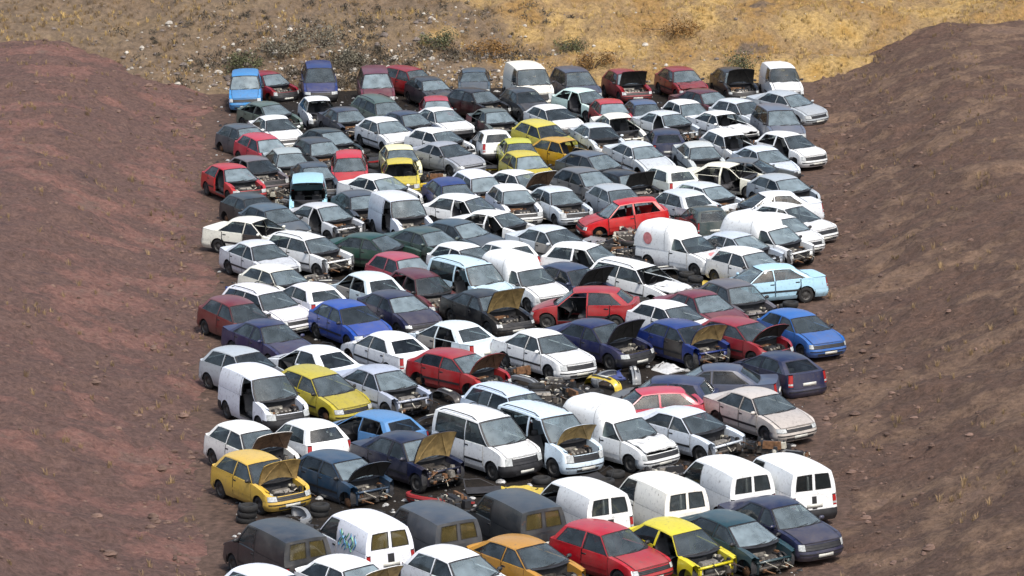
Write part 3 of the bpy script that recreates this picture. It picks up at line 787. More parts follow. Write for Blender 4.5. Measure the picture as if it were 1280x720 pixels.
# ------------------------------------------------------------------ the vehicles: shape, ground position, heading, colour, state, label
CARS = [
    ('van', -13.17, 186.56, -87, (0.22, 0.60, 0.88), '',
     'sky blue van at the left end of the back row, brighter blue bonnet'),
    ('hatch', -12.16, 189.60, -57, (0.58, 0.05, 0.11), 'XK',
     'crimson hatchback without bonnet turned askew behind the sky blue van in the back row'),
    ('mpv', -9.63, 189.60, -86, (0.08, 0.18, 0.45), 'K',
     'dark blue people carrier with black bumper beside the askew crimson hatchback in the back row'),
    ('mpv', -6.65, 187.24, -86, (0.42, 0.13, 0.20), 'K',
     'maroon people carrier with black bumper under the hillside in the back row'),
    ('hatch', -4.97, 189.60, -44, (0.58, 0.05, 0.11), 'XS',
     'dark red stripped hatchback tucked against the maroon people carrier in the back row'),
    ('hatch', -3.87, 185.94, -66, (0.20, 0.22, 0.24), 'C',
     'dark grey hatchback with buckled bonnet below the pale rubbish heap on the hillside'),
    ('hatchfive', -1.70, 188.37, -87, (0.27, 0.34, 0.39), '',
     'slate blue hatchback facing the camera beside the tall cream van in the back row'),
    ('bigvan', 1.02, 185.78, -80, (0.93, 0.92, 0.87), '',
     'tall cream white van in the back row, the largest vehicle under the hillside'),
    ('mpv', 3.39, 186.88, -74, (0.24, 0.28, 0.37), '',
     'blue grey people carrier just right of the tall cream van in the back row'),
    ('hatch', 5.94, 186.64, -72, (0.58, 0.05, 0.11), 'O',
     'crimson hatchback in the back row with its bonnet standing open'),
    ('hatchfive', 8.75, 187.03, -70, (0.58, 0.05, 0.11), 'C',
     'crimson hatchback in the back row with a buckled closed bonnet'),
    ('hatchfive', 11.35, 186.39, -77, (0.07, 0.07, 0.09), 'O',
     'black hatchback in the back row with its bonnet standing open'),
    ('van', 13.63, 185.43, -84, (0.90, 0.91, 0.91), 'K',
     'white van with black bumper at the right end of the back row'),
    ('hatchfive', -11.53, 179.11, -59, (0.34, 0.42, 0.38), 'XG',
     'dull green hatchback without bonnet or side glass just below the sky blue van'),
    ('hatch', -9.23, 180.78, -77, (0.90, 0.91, 0.91), 'XWK',
     'small white hatchback without windscreen right in front of the dark blue people carrier'),
    ('saloon', -7.77, 177.02, -70, (0.23, 0.25, 0.31), 'S',
     'dark slate saloon without bonnet beside the small white hatchback without windscreen'),
    ('estate', -6.11, 179.48, -62, (0.34, 0.42, 0.38), '',
     'grey green estate directly in front of the maroon people carrier'),
    ('hatchfive', -5.72, 173.39, -62, (0.90, 0.91, 0.91), '',
     'clean white hatchback with closed bonnet facing the cream hatchback'),
    ('saloon', -4.79, 175.31, -60, (0.24, 0.28, 0.36), 'X',
     'dark blue grey saloon without bonnet squeezed between the two clean white cars'),
    ('saloon', -3.21, 176.17, -60, (0.90, 0.91, 0.91), 'B',
     'clean white saloon with dark grille and no front bumper below the slate blue hatchback'),
    ('hatch', -3.49, 180.27, -84, (0.75, 0.20, 0.28), '',
     'rose red roofed hatchback almost hidden behind the clean white saloon'),
    ('saloon', -0.67, 176.68, -70, (0.36, 0.40, 0.38), 'SE',
     'grey green saloon stripped to a beige engine bay in front of the tall cream van'),
    ('hatchfive', 2.17, 176.28, -66, (0.90, 0.91, 0.91), 'K',
     'white hatchback with black bumper in front of the blue grey people carrier'),
    ('hatch', 3.73, 181.23, -55, (0.78, 0.88, 0.85), 'XDG',
     'pale aqua hatchback with missing door beside the white hatchback with black bumper'),
    ('saloon', 5.15, 173.56, -75, (0.93, 0.92, 0.87), 'SW',
     'cream saloon shell with gutted engine bay in front of the open bonneted crimson hatchback'),
    ('hatch', 4.92, 177.59, -80, (0.78, 0.07, 0.11), '',
     'red roofed hatchback almost hidden behind the gutted cream saloon shell'),
    ('hatch', 6.55, 178.10, -82, (0.30, 0.38, 0.52), '',
     'small steel blue hatchback behind the cream and white wrecks, below the crimson pair'),
    ('hatch', 8.63, 177.59, -70, (0.90, 0.91, 0.91), '',
     'small white hatchback below the crimson hatchback with buckled bonnet'),
    ('saloon', 7.43, 174.07, -62, (0.78, 0.81, 0.83), 'SD',
     'pale silver saloon stripped of its front and one door below the small white hatchback'),
    ('saloon', 10.01, 173.81, -64, (0.90, 0.91, 0.91), 'WBC',
     'white saloon without windscreen, buckled bonnet, below the black back row hatchback'),
    ('hatch', 11.16, 176.71, -56, (0.78, 0.81, 0.83), '',
     'pale silver hatchback between the white saloon without windscreen and the blue grey people carrier'),
    ('mpv', 12.55, 172.85, -78, (0.42, 0.46, 0.53), '',
     'blue grey people carrier at the right edge in front of the back row white van'),
    ('saloon', -10.98, 174.85, -70, (0.90, 0.91, 0.91), '',
     'white saloon with long clean bonnet near the left edge beside a black green wreck'),
    ('hatch', -12.29, 173.15, -62, (0.30, 0.33, 0.36), '',
     'grey hatchback at the left edge behind the white saloon with long clean bonnet'),
    ('hatchfive', -8.28, 171.57, -60, (0.15, 0.19, 0.17), 'XK',
     'black green hatchback without bonnet beside the white saloon with long clean bonnet'),
    ('hatch', -11.19, 169.63, -62, (0.80, 0.20, 0.28), 'XP',
     'rose red roofed hatchback sunk on its nose below the white saloon at left'),
    ('saloon', -9.91, 165.76, -74, (0.62, 0.66, 0.66), 'SP',
     'light grey saloon with gutted front sunk on its nose left of the red hatchback'),
    ('hatch', -11.23, 163.78, -62, (0.46, 0.42, 0.43), 'XG',
     'pinkish grey primer hatchback shell at the left edge beside light grey saloon'),
    ('hatchfive', -12.08, 161.64, -65, (0.78, 0.07, 0.11), 'XD',
     'bright red hatchback with missing door and bonnet cut by the left edge'),
    ('hatchfive', -8.54, 161.88, -76, (0.23, 0.27, 0.31), 'X',
     'dark grey hatchback without bonnet pressed against the bright red hatchback facing the camera'),
    ('hatch', -7.10, 164.30, -87, (0.84, 0.12, 0.17), '',
     'bright red hatchback with closed bonnet facing the camera squarely'),
    ('hatch', -4.90, 165.87, -84, (0.92, 0.90, 0.70), 'X',
     'pale cream yellow hatchback between the clean white hatchback and a yellow one without windscreen'),
    ('hatch', -4.79, 162.24, -84, (0.90, 0.82, 0.15), 'W',
     'yellow hatchback with an empty black windscreen opening'),
    ('coupe', -2.79, 167.10, -55, (0.58, 0.60, 0.63), '',
     'silver grey coupe with closed dark bonnet right of the yellow hatchback without windscreen'),
    ('hatch', -0.77, 170.41, 98, (0.90, 0.91, 0.91), 'K',
     'white hatchback seen from behind, its rear window and dark bumper towards us'),
    ('hatch', 0.44, 166.92, -80, (0.86, 0.86, 0.16), '',
     'lime yellow hatchback beside the white hatchback seen from behind'),
    ('hatch', 1.65, 171.86, -60, (0.90, 0.84, 0.30), '',
     'pale yellow roofed hatchback right behind the orange yellow one without windscreen'),
    ('hatch', 2.54, 168.09, -52, (0.85, 0.66, 0.15), 'XW',
     'orange yellow hatchback without windscreen or bonnet'),
    ('hatch', 0.78, 163.25, -74, (0.90, 0.82, 0.15), '',
     'yellow hatchback with dark windscreen in front of the lime and orange yellow ones'),
    ('hatchfive', 3.77, 163.05, -54, (0.36, 0.40, 0.45), 'X',
     'slate grey hatchback without bonnet right of the yellow hatchbacks'),
    ('saloon', 5.81, 166.07, -63, (0.78, 0.81, 0.83), '',
     'pale silver saloon with closed clean bonnet beside the navy hatchback seen from behind'),
    ('hatchfive', 7.15, 169.58, 96, (0.05, 0.10, 0.25), '',
     'navy hatchback seen from behind between two pale silver wrecks'),
    ('saloon', 8.54, 165.64, -77, (0.74, 0.76, 0.75), 'SP',
     'pale grey saloon with gutted beige engine bay right of the navy hatchback'),
    ('hatchfive', 11.41, 164.68, -68, (0.80, 0.84, 0.88), 'K',
     'pale blue silver hatchback with closed bonnet near the right edge'),
    ('hatch', 12.70, 167.05, -57, (0.90, 0.91, 0.91), 'DG',
     'white hatchback with missing door at the right edge above pale blue silver hatchback'),
    ('hatch', 10.10, 168.21, -66, (0.90, 0.91, 0.91), 'STW',
     'white shell with gutted front below the white saloon without windscreen'),
    ('hatch', 6.71, 159.79, 118, (0.90, 0.92, 0.88), '',
     'white hatchback seen from behind with a red tail light, beside the silver saloon'),
    ('saloon', 9.47, 160.20, -31, (0.88, 0.87, 0.80), 'SWDEG',
     'cream white skeleton of a saloon without doors, glass or bonnet'),
    ('saloon', 10.72, 153.08, 194, (0.86, 0.88, 0.90), 'X',
     'white saloon facing left at the right edge without bonnet'),
    ('saloon', 10.52, 161.99, -20, (0.38, 0.41, 0.43), 'SG',
     'grey crushed shell behind the white saloon facing left'),
    ('hatch', -10.82, 155.64, -62, (0.17, 0.21, 0.22), '',
     'black green hatchback at the left edge behind the slate blue one'),
    ('hatchfive', -9.72, 151.94, -59, (0.30, 0.37, 0.42), '',
     'slate blue hatchback with closed bonnet near the left edge'),
    ('van', -8.55, 156.36, -86, (0.62, 0.80, 0.86), 'XW',
     'pale blue van with an empty black windscreen opening'),
    ('saloon', -7.70, 152.22, -54, (0.76, 0.77, 0.78), 'SD',
     'light grey saloon with gutted front and missing door before the pale blue van'),
    ('hatchfive', -6.28, 155.71, -72, (0.27, 0.30, 0.34), 'SN',
     'dark grey hatchback with black gutted front left of the silver white van'),
    ('van', -4.50, 151.91, -70, (0.84, 0.86, 0.89), 'XD',
     'silver white van with missing door and bonnet below the yellow hatchback without windscreen'),
    ('hatchfive', -2.43, 157.12, -70, (0.12, 0.21, 0.48), '',
     'royal blue hatchback with closed bonnet between white cars'),
    ('hatch', -1.28, 158.80, -68, (0.86, 0.88, 0.92), 'XP',
     'white hatchback without bonnet, right beside the royal blue hatchback'),
    ('saloon', 0.40, 160.08, -51, (0.90, 0.91, 0.91), 'o',
     'white saloon with its bonnet propped open showing brown lining'),
    ('hatchfive', 3.31, 159.03, -59, (0.44, 0.45, 0.46), 'B',
     'dark silver hatchback with pale buckled front, right of white saloon with propped bonnet'),
    ('hatch', 5.04, 159.38, -60, (0.07, 0.07, 0.09), 'O',
     'black hatchback with open bonnet behind the red hatchback facing left'),
    ('hatch', 4.67, 152.17, 194, (0.84, 0.05, 0.09), 'G',
     'bright red hatchback facing left with an open dark side window'),
    ('hatch', 7.86, 150.57, 106, (0.16, 0.24, 0.24), '',
     'dark teal hatchback seen from behind right of the red hatchback facing left'),
    ('boxvan', 10.27, 145.41, -45, (0.90, 0.91, 0.91), 'S',
     'white box van with domed cargo box at the right edge'),
    ('boxvan', 6.80, 144.12, -47, (0.90, 0.91, 0.91), 'Q',
     'white box van with a faded red round badge on box and bonnet'),
    ('saloon', 8.87, 144.36, -47, (0.72, 0.76, 0.80), 'S',
     'pale silver saloon with no front bumper below the domed white box van at right'),
    ('hatchfive', -1.78, 153.31, -41, (0.90, 0.91, 0.91), 'SD',
     'white hatchback with arched roof and missing door behind the white doorless saloon shell'),
    ('saloon', -0.60, 150.17, -39, (0.90, 0.91, 0.91), 'SDEG',
     'white saloon shell with two black empty door openings'),
    ('saloon', 1.64, 146.42, -53, (0.78, 0.81, 0.83), 'SK',
     'pale silver saloon without bonnet right of the white shell with empty doors'),
    ('hatch', 3.00, 142.72, -33, (0.90, 0.91, 0.91), 'SD',
     'white hatchback with a missing door behind the white box vans in the middle'),
    ('saloon', -2.08, 148.13, -45, (0.25, 0.33, 0.38), '',
     'dark teal grey saloon with closed bonnet below the white doorless shell'),
    ('saloon', -5.50, 145.89, -35, (0.10, 0.27, 0.22), 'S',
     'bottle green saloon without bonnet seen from its side'),
    ('saloon', -3.36, 146.77, -51, (0.24, 0.33, 0.31), 'S',
     'dark grey green saloon without bonnet right of the bottle green saloon'),
    ('saloon', -10.40, 149.48, -35, (0.88, 0.88, 0.83), 'W',
     'off white saloon without windscreen at the left edge below the slate blue hatchback'),
    ('saloon', -9.85, 144.47, -61, (0.80, 0.82, 0.84), 'B',
     'silver white saloon at the left edge below the off white saloon without windscreen'),
    ('estate', -7.95, 145.48, -47, (0.90, 0.91, 0.91), 'SK',
     'white estate with gutted front left of the bottle green saloon'),
    ('hatch', -4.10, 142.01, -58, (0.75, 0.26, 0.34), 'XN',
     'rose red hatchback sunk low, only its roof showing before the green saloons'),
    ('hatch', -8.87, 140.44, -51, (0.92, 0.92, 0.86), 'XN',
     'creamy white hatchback sunk low between the white estate and left white row'),
    ('hatch', -1.69, 142.87, -55, (0.90, 0.92, 0.92), 'S',
     'white hatchback without bonnet, half hidden behind the pale blue white van'),
    ('estate', -9.05, 135.43, -51, (0.90, 0.90, 0.92), '',
     'white estate at the left edge behind the dark violet saloon'),
    ('hatchfive', -7.58, 136.80, 118, (0.91, 0.91, 0.93), '',
     'white hatchback seen from behind with red tail light, above the bright blue hatchback'),
    ('hatchfive', -5.49, 138.20, 118, (0.82, 0.88, 0.90), 'G',
     'pale blue white hatchback seen from behind without side glass, before the rose red roof'),
    ('hatchfive', -4.16, 134.48, -59, (0.11, 0.12, 0.26), 'K',
     'dark violet hatchback with black bumper right of the bright blue hatchback'),
    ('hatchfive', -5.85, 132.67, -59, (0.05, 0.30, 0.70), '',
     'bright blue hatchback with closed bonnet'),
    ('saloon', -8.66, 129.90, -55, (0.11, 0.13, 0.33), '',
     'dark violet saloon with clear headlamps at the left edge left of bright blue hatchback'),
    ('hatch', -9.99, 133.77, -55, (0.46, 0.16, 0.16), '',
     'dull brick red hatchback at the left edge behind the dark violet saloon'),
    ('vanglass', -1.50, 138.37, -55, (0.76, 0.87, 0.92), 'D',
     'pale blue white windowed van with roof rails and missing front door'),
    ('hatch', -3.33, 138.04, -57, (0.38, 0.12, 0.15), 'XG',
     'maroon hatchback left of the pale blue white windowed van'),
    ('boxvan', 0.50, 138.49, -58, (0.90, 0.91, 0.91), '',
     'white box van with closed white bonnet in the middle, no badge'),
    ('saloon', -0.95, 134.52, -57, (0.07, 0.07, 0.09), 'y',
     'black saloon with open bonnet showing ochre lining in front of the white box van'),
    ('saloon', 2.23, 139.23, -53, (0.20, 0.25, 0.37), 'O',
     'blue black saloon with open black lined bonnet right of the white box van'),
    ('estate', 4.80, 138.99, -47, (0.90, 0.91, 0.91), 'WC',
     'white estate without windscreen, long white bonnet sprung up'),
    ('hatch', 9.14, 141.01, -55, (0.93, 0.93, 0.92), 'X',
     'white hatchback hidden to its roof below the silver saloon at right'),
    ('saloon', 9.61, 138.21, 196, (0.66, 0.82, 0.90), '',
     'sky blue saloon facing left at the right edge'),
    ('hatch', 10.19, 129.78, -60, (0.10, 0.42, 0.76), '',
     'vivid blue hatchback at the right edge behind the dark red open bonnet'),
    ('saloon', 6.86, 133.40, -58, (0.48, 0.12, 0.18), '',
     'dark red saloon with closed bonnet left of the grey brown hatchback'),
    ('hatchfive', 8.24, 134.81, -65, (0.40, 0.38, 0.40), 'S',
     'grey brown hatchback without bonnet right of the dark red saloon'),
    ('hatchfive', 2.66, 134.64, 168, (0.70, 0.09, 0.13), 'D',
     'red hatchback facing away to the left with an empty door opening'),
    ('hatch', 5.77, 131.77, -53, (0.93, 0.93, 0.93), '',
     'white hatchback hidden to its roof between two red cars and a blue one'),
    ('hatchfive', 6.05, 128.54, -55, (0.06, 0.19, 0.50), 'yS',
     'royal blue hatchback with open bonnet and stripped front'),
    ('saloon', 3.03, 129.00, -51, (0.08, 0.11, 0.32), 'OK',
     'navy saloon with open black lined bonnet right of the clean white saloon'),
    ('hatchfive', 8.08, 128.79, -51, (0.62, 0.12, 0.18), 'O',
     'dark red hatchback with open black lined bonnet near the right edge'),
    ('saloon', -2.18, 130.30, 130, (0.83, 0.88, 0.90), 'E',
     'pale silver saloon facing away with an empty rear door opening'),
    ('saloon', 1.06, 127.34, -57, (0.90, 0.91, 0.91), '',
     'clean white saloon with closed bonnet beside the navy one with open bonnet'),
    ('saloon', -4.40, 128.79, 122, (0.90, 0.91, 0.92), '',
     'white saloon facing away behind the silver saloon with gutted front'),
    ('saloon', -6.85, 125.92, 128, (0.88, 0.90, 0.92), 'D',
     'white saloon facing away with a black empty door opening above the olive yellow hatchback'),
    ('hatchfive', -6.49, 122.37, -53, (0.80, 0.74, 0.20), '',
     'olive yellow hatchback with closed bonnet and full bumper'),
    ('van', -8.27, 120.82, -62, (0.88, 0.90, 0.93), 'XDK',
     'white van without bonnet at the left edge beside the olive yellow hatchback'),
    ('saloon', -4.41, 122.41, -53, (0.66, 0.69, 0.75), 'S',
     'silver saloon with gutted black engine bay beside the red one with open bonnet'),
    ('hatchfive', -1.86, 125.42, -46, (0.68, 0.08, 0.11), 'o',
     'red hatchback with open bonnet showing rust brown lining, in front of clean white saloon'),
    ('estate', 0.05, 118.70, -53, (0.78, 0.84, 0.90), '',
     'pale silver blue estate with roof rails behind the white vans'),
    ('vanglass', 1.06, 114.56, -53, (0.80, 0.87, 0.92), 'yD',
     'silver white windowed van with open ochre lined bonnet'),
    ('vanglass', -0.87, 114.32, -54, (0.90, 0.91, 0.91), 'K',
     'white windowed van with closed bonnet and black bumper'),
    ('boxvan', 3.32, 114.96, -52, (0.90, 0.91, 0.91), 'C',
     'white box van with sprung bonnet right of the silver white windowed van'),
    ('saloon', -3.30, 113.12, -50, (0.07, 0.10, 0.23), 'yS',
     'navy saloon with open bonnet and stripped front left of the white windowed van'),
    ('hatchfive', -5.32, 111.56, -53, (0.15, 0.27, 0.38), 'OS',
     'petrol blue hatchback with open bonnet and stripped front'),
    ('hatch', -7.77, 110.86, -59, (0.92, 0.76, 0.30), 'y',
     'yellow hatchback with open ochre lined bonnet at the left edge'),
    ('hatch', -6.65, 115.78, 120, (0.90, 0.91, 0.91), '',
     'white hatchback seen from behind in front of the olive yellow hatchback'),
    ('hatch', -8.28, 114.64, -55, (0.92, 0.92, 0.90), 'o',
     'white hatchback with open bonnet at the left edge behind the yellow one'),
    ('hatchfive', -4.57, 117.17, 132, (0.36, 0.58, 0.80), 'DG',
     'sky blue hatchback facing away with missing door and glass'),
    ('hatch', 4.29, 118.83, 190, (0.82, 0.25, 0.34), '',
     'rose red hatchback facing left behind the silver saloon with torn front'),
    ('saloon', 6.71, 122.57, 172, (0.30, 0.33, 0.42), '',
     'blue grey saloon facing left behind the champagne saloon'),
    ('hatch', 4.91, 121.06, 165, (0.17, 0.21, 0.36), '',
     'dusky indigo hatchback below the royal blue hatchback with open bonnet'),
    ('hatchfive', 8.94, 124.70, 122, (0.10, 0.13, 0.28), '',
     'navy hatchback seen from behind at the right edge above the champagne saloon'),
    ('saloon', 5.49, 115.90, -51, (0.80, 0.83, 0.86), 'BS',
     'silver saloon with torn off front beside the champagne saloon'),
    ('saloon', 7.93, 118.24, -55, (0.74, 0.71, 0.68), '',
     'champagne saloon with closed bonnet at the right edge'),
    ('van', 1.78, 106.29, 118, (0.90, 0.91, 0.91), 'D',
     'white van seen from behind, leftmost of the four white ones in the vans row'),
    ('van', 4.08, 106.67, 114, (0.93, 0.92, 0.88), '',
     'white van seen from behind, behind the yellow hatchback with missing door'),
    ('van', 6.13, 108.52, 114, (0.90, 0.91, 0.91), '',
     'white van seen from behind, behind the dark green hatchback'),
    ('van', 7.96, 108.52, 114, (0.90, 0.91, 0.91), '',
     'white van seen from behind, cut by the right edge'),
    ('van', -0.11, 105.02, 118, (0.22, 0.24, 0.26), 'A',
     'charcoal van seen from behind with painted yellow glass reflection, behind the gold and red hatchbacks'),
    ('van', -2.53, 103.90, 118, (0.25, 0.27, 0.30), 'A',
     'charcoal van seen from behind with painted yellow glass reflection, right of the painted white van'),
    ('van', -6.80, 102.34, 118, (0.19, 0.20, 0.22), 'A',
     'charcoal van at the bottom left, left of the painted white van'),
    ('van', -4.49, 103.20, 118, (0.90, 0.91, 0.94), 'AJ',
     'white van with a blue and green painting on its side'),
    ('saloon', 7.59, 104.60, -57, (0.11, 0.13, 0.27), '',
     'indigo saloon behind the dark green hatchback at the bottom right'),
    ('hatchfive', 6.24, 103.25, -51, (0.16, 0.28, 0.31), 'S',
     'dark green hatchback without bonnet at the bottom right'),
    ('hatch', 4.65, 102.49, -53, (0.92, 0.86, 0.14), 'SD',
     'bright yellow hatchback with missing door and stripped front in the front row'),
    ('hatch', 2.62, 102.15, -51, (0.76, 0.07, 0.15), '',
     'cherry red hatchback with closed bonnet in the front row'),
    ('hatchfive', 0.28, 101.04, -53, (0.80, 0.58, 0.20), 'S',
     'golden ochre hatchback without bonnet in the front row'),
    ('hatch', -1.58, 99.82, -53, (0.90, 0.91, 0.92), '',
     'white hatchback left of the golden ochre hatchback in the front row'),
    ('hatch', -4.51, 99.25, -53, (0.90, 0.91, 0.91), 'y',
     'white hatchback with cream lined bonnet propped up below the painted white van'),
    ('hatch', -6.65, 98.29, -53, (0.88, 0.90, 0.94), '',
     'white hatchback at the bottom left corner in front of the charcoal van'),
    ('hatch', 2.06, 154.79, -68, (0.78, 0.81, 0.83), 'X',
     'pale silver hatchback without bonnet tucked behind the bright red hatchback facing left'),
    ('hatch', -1.49, 181.77, -55, (0.07, 0.07, 0.09), 'X',
     'black hatchback wedged left of the tall cream white van, behind the rose red roof'),
    ('saloon', 13.47, 179.56, -48, (0.66, 0.69, 0.71), '',
     'silver grey saloon squeezed in front of the back row white van with black bumper'),
    ('hatch', -8.57, 167.98, -68, (0.20, 0.22, 0.24), 'X',
     'charcoal hatchback without bonnet between rose red roof and bright red hatchback facing the camera'),
    ('hatchfive', 7.07, 154.80, 118, (0.78, 0.81, 0.83), '',
     'pale silver hatchback seen from behind below the white one with a red tail light'),
    ('saloon', -5.58, 158.70, -52, (0.90, 0.91, 0.91), 'X',
     'white saloon without bonnet behind the dark grey hatchback with black gutted front'),
    ('hatchfive', 11.37, 149.95, -48, (0.90, 0.91, 0.91), 'D',
     'white hatchback with missing door at the right edge behind the domed white box van'),
    ('hatch', 8.42, 156.12, -52, (0.78, 0.81, 0.83), 'S',
     'pale silver gutted hatchback in front of the cream white skeleton of a saloon'),
    ('hatchfive', 11.64, 156.67, -62, (0.66, 0.69, 0.71), 'X',
     'silver grey hatchback at the right edge behind the white saloon facing left'),
    ('hatch', 4.53, 155.03, -68, (0.66, 0.69, 0.71), '',
     'silver grey hatchback straight behind the bright red hatchback facing left'),
    ('hatch', -3.17, 170.45, -52, (0.90, 0.91, 0.91), 'X',
     'white hatchback directly behind the silver grey coupe'),
    ('hatch', 0.15, 155.16, -75, (0.90, 0.91, 0.91), 'X',
     'white hatchback without bonnet straight before the white saloon showing brown bonnet lining'),
    ('hatch', -9.19, 125.37, -52, (0.66, 0.69, 0.71), '',
     'silver grey hatchback at the left edge behind the olive yellow hatchback'),
    ('hatch', 0.85, 181.41, -68, (0.20, 0.22, 0.24), '',
     'dark grey hatchback right in front of the tall cream white van'),
    ('saloon', 9.56, 180.38, -60, (0.36, 0.09, 0.13), 'X',
     'dark maroon saloon without bonnet behind the small white hatchback, below the crimson pair'),
    ('hatch', 10.88, 147.78, -55, (0.90, 0.91, 0.91), '',
     'white hatchback at the right edge close behind the domed white box van'),
    ('saloon', 4.09, 170.91, -75, (0.78, 0.81, 0.83), 'X',
     'pale silver saloon without bonnet between orange yellow hatchback and gutted cream saloon'),
    ('hatch', -0.36, 144.13, 118, (0.90, 0.91, 0.91), '',
     'white hatchback seen from behind, just behind the half hidden white one without bonnet'),
]
SCRAP = [(6.0, 142.82), (3.45, 150.32), (-2.31, 121.92), (4.48, 148.52), (-1.8, 110.48), (0.68, 123.41), (1.97, 119.93), (0.63, 125.43), (-1.0, 167.37), (-6.1, 169.94), (3.11, 113.04), (1.56, 121.73), (6.05, 150.03), (-6.65, 131.37), (2.75, 123.8), (-6.15, 168.57), (-2.55, 123.2), (2.19, 123.04), (-7.17, 141.48), (3.57, 149.47), (0.5, 124.27), (-10.09, 161.4), (4.94, 150.85), (-9.59, 160.03), (4.48, 147.56), (1.97, 151.81), (4.51, 146.63), (6.94, 140.5), (7.3, 141.27), (-2.51, 119.15), (4.7, 149.78), (-6.49, 108.45), (-3.4, 164.45), (-2.42, 164.26), (6.73, 142.23), (-1.93, 109.5), (-6.46, 107.37), (-0.89, 111.29), (2.02, 165.81), (1.43, 124.28), (-2.59, 117.38), (2.56, 112.32), (2.78, 124.72), (-6.32, 171.11), (8.03, 115.62), (2.42, 150.53), (10.2, 135.67), (4.53, 126.04), (-3.49, 163.5), (2.44, 121.83), (-3.5, 162.59), (10.24, 136.81), (-6.41, 167.0), (6.74, 139.22), (3.36, 126.44), (-9.67, 158.8), (4.96, 143.86), (-7.45, 142.49), (0.14, 111.21), (11.4, 171.46), (-1.98, 120.65), (-7.76, 149.88), (2.36, 120.8), (4.74, 136.79), (-1.61, 108.66), (-10.53, 142.09), (3.69, 146.98), (6.32, 151.05), (-5.76, 143.83), (3.11, 125.5), (3.58, 148.34), (8.38, 171.48), (-3.9, 159.96), (4.62, 112.63), (-4.28, 108.91), (-2.89, 120.22), (-8.11, 108.69), (-0.02, 126.46), (-2.69, 163.06), (6.78, 149.31), (-6.76, 172.37), (2.7, 111.46), (5.21, 148.97), (2.03, 164.81), (-3.67, 156.36), (-12.39, 168.91), (-5.42, 150.38), (7.37, 116.4), (8.68, 114.32), (1.29, 132.12), (-2.54, 124.13), (0.99, 122.61), (-7.85, 159.01), (-1.64, 164.8), (0.2, 174.01), (-1.85, 173.8), (0.8, 112.49), (-2.68, 110.18), (5.23, 127.33), (-3.44, 165.3), (1.06, 144.58), (9.27, 151.27), (-6.71, 130.48), (-5.95, 109.23)]
for i, (t, x, y, h, rgb, fl, lab) in enumerate(CARS):
    vehicle(t, x, y, h, rgb, fl, lab, i + 11)

# ------------------------------------------------------------------ ground, hillside and earth banks
def fbm(x, y, sc, oct=4, seed=0.0):
    a = 0; amp = 1; f = 1 / sc; tot = 0
    for k in range(oct):
        a += amp * noise.noise(Vector((x * f, y * f, seed + k * 3.7))); tot += amp; amp *= .5; f *= 2.1
    return a / tot

def soil_material(name, layers, bump=.6, scale=.35, rough=.95):
    """layers: list of colours mixed by world-scale noise"""
    m, nt, out = new_mat(name); L = nt.links.new
    tc = N(nt, 'ShaderNodeTexCoord'); b = N(nt, 'ShaderNodeBsdfPrincipled'); b.inputs['Roughness'].default_value = rough
    b.inputs['Specular IOR Level'].default_value = .2
    big = N(nt, 'ShaderNodeTexNoise'); big.inputs['Scale'].default_value = scale; big.inputs['Detail'].default_value = 7; big.inputs['Roughness'].default_value = .62
    L(tc.outputs['Object'], big.inputs['Vector'])
    ramp = N(nt, 'ShaderNodeValToRGB'); cr = ramp.color_ramp
    n = len(layers)
    while len(cr.elements) < n: cr.elements.new(.5)
    for i, c in enumerate(layers):
        cr.elements[i].position = .30 + .40 * i / (n - 1); cr.elements[i].color = (*c, 1)
    L(big.outputs['Fac'], ramp.inputs['Fac'])
    fine = N(nt, 'ShaderNodeTexNoise'); fine.inputs['Scale'].default_value = 5; fine.inputs['Detail'].default_value = 8; fine.inputs['Roughness'].default_value = .75
    L(tc.outputs['Object'], fine.inputs['Vector'])
    mr = N(nt, 'ShaderNodeMapRange'); mr.inputs['From Min'].default_value = .3; mr.inputs['From Max'].default_value = .7; mr.inputs['To Min'].default_value = .5; mr.inputs['To Max'].default_value = 1.5
    L(fine.outputs['Fac'], mr.inputs['Value'])
    mx = N(nt, 'ShaderNodeMix', data_type='RGBA', blend_type='MULTIPLY'); mx.inputs['Factor'].default_value = 1
    L(ramp.outputs['Color'], mx.inputs['A']); L(mr.outputs['Result'], mx.inputs['B']); L(mx.outputs['Result'], b.inputs['Base Color'])
    bp = N(nt, 'ShaderNodeBump'); bp.inputs['Strength'].default_value = bump; bp.inputs['Distance'].default_value = .15
    L(fine.outputs['Fac'], bp.inputs['Height']); L(bp.outputs['Normal'], b.inputs['Normal'])
    L(b.outputs['BSDF'], out.inputs['Surface'])
    return m

GROUND = soil_material('oily_yard_ground', [(0.0081, 0.0068, 0.0062), (0.0205, 0.0161, 0.0130), (0.0124, 0.0105, 0.0087), (0.0403, 0.0298, 0.0229)], .5, .5)
HILL = soil_material('dry_hillside', [(0.131, 0.096, 0.069), (0.277, 0.168, 0.061), (0.245, 0.168, 0.088), (0.376, 0.256, 0.105), (0.327, 0.200, 0.061)], .9, .32)
BANKL = soil_material('brown_clay_bank', [(0.0853, 0.0558, 0.0527), (0.1426, 0.0868, 0.0713), (0.1162, 0.0728, 0.0620), (0.1938, 0.1023, 0.0837), (0.1550, 0.1054, 0.0868)], 1.0, .3)
BANKR = soil_material('umber_clay_bank', [(0.0775, 0.0481, 0.0388), (0.1318, 0.0806, 0.0589), (0.1008, 0.0651, 0.0496), (0.1860, 0.1209, 0.0822), (0.1550, 0.1023, 0.0775)], 1.0, .3)

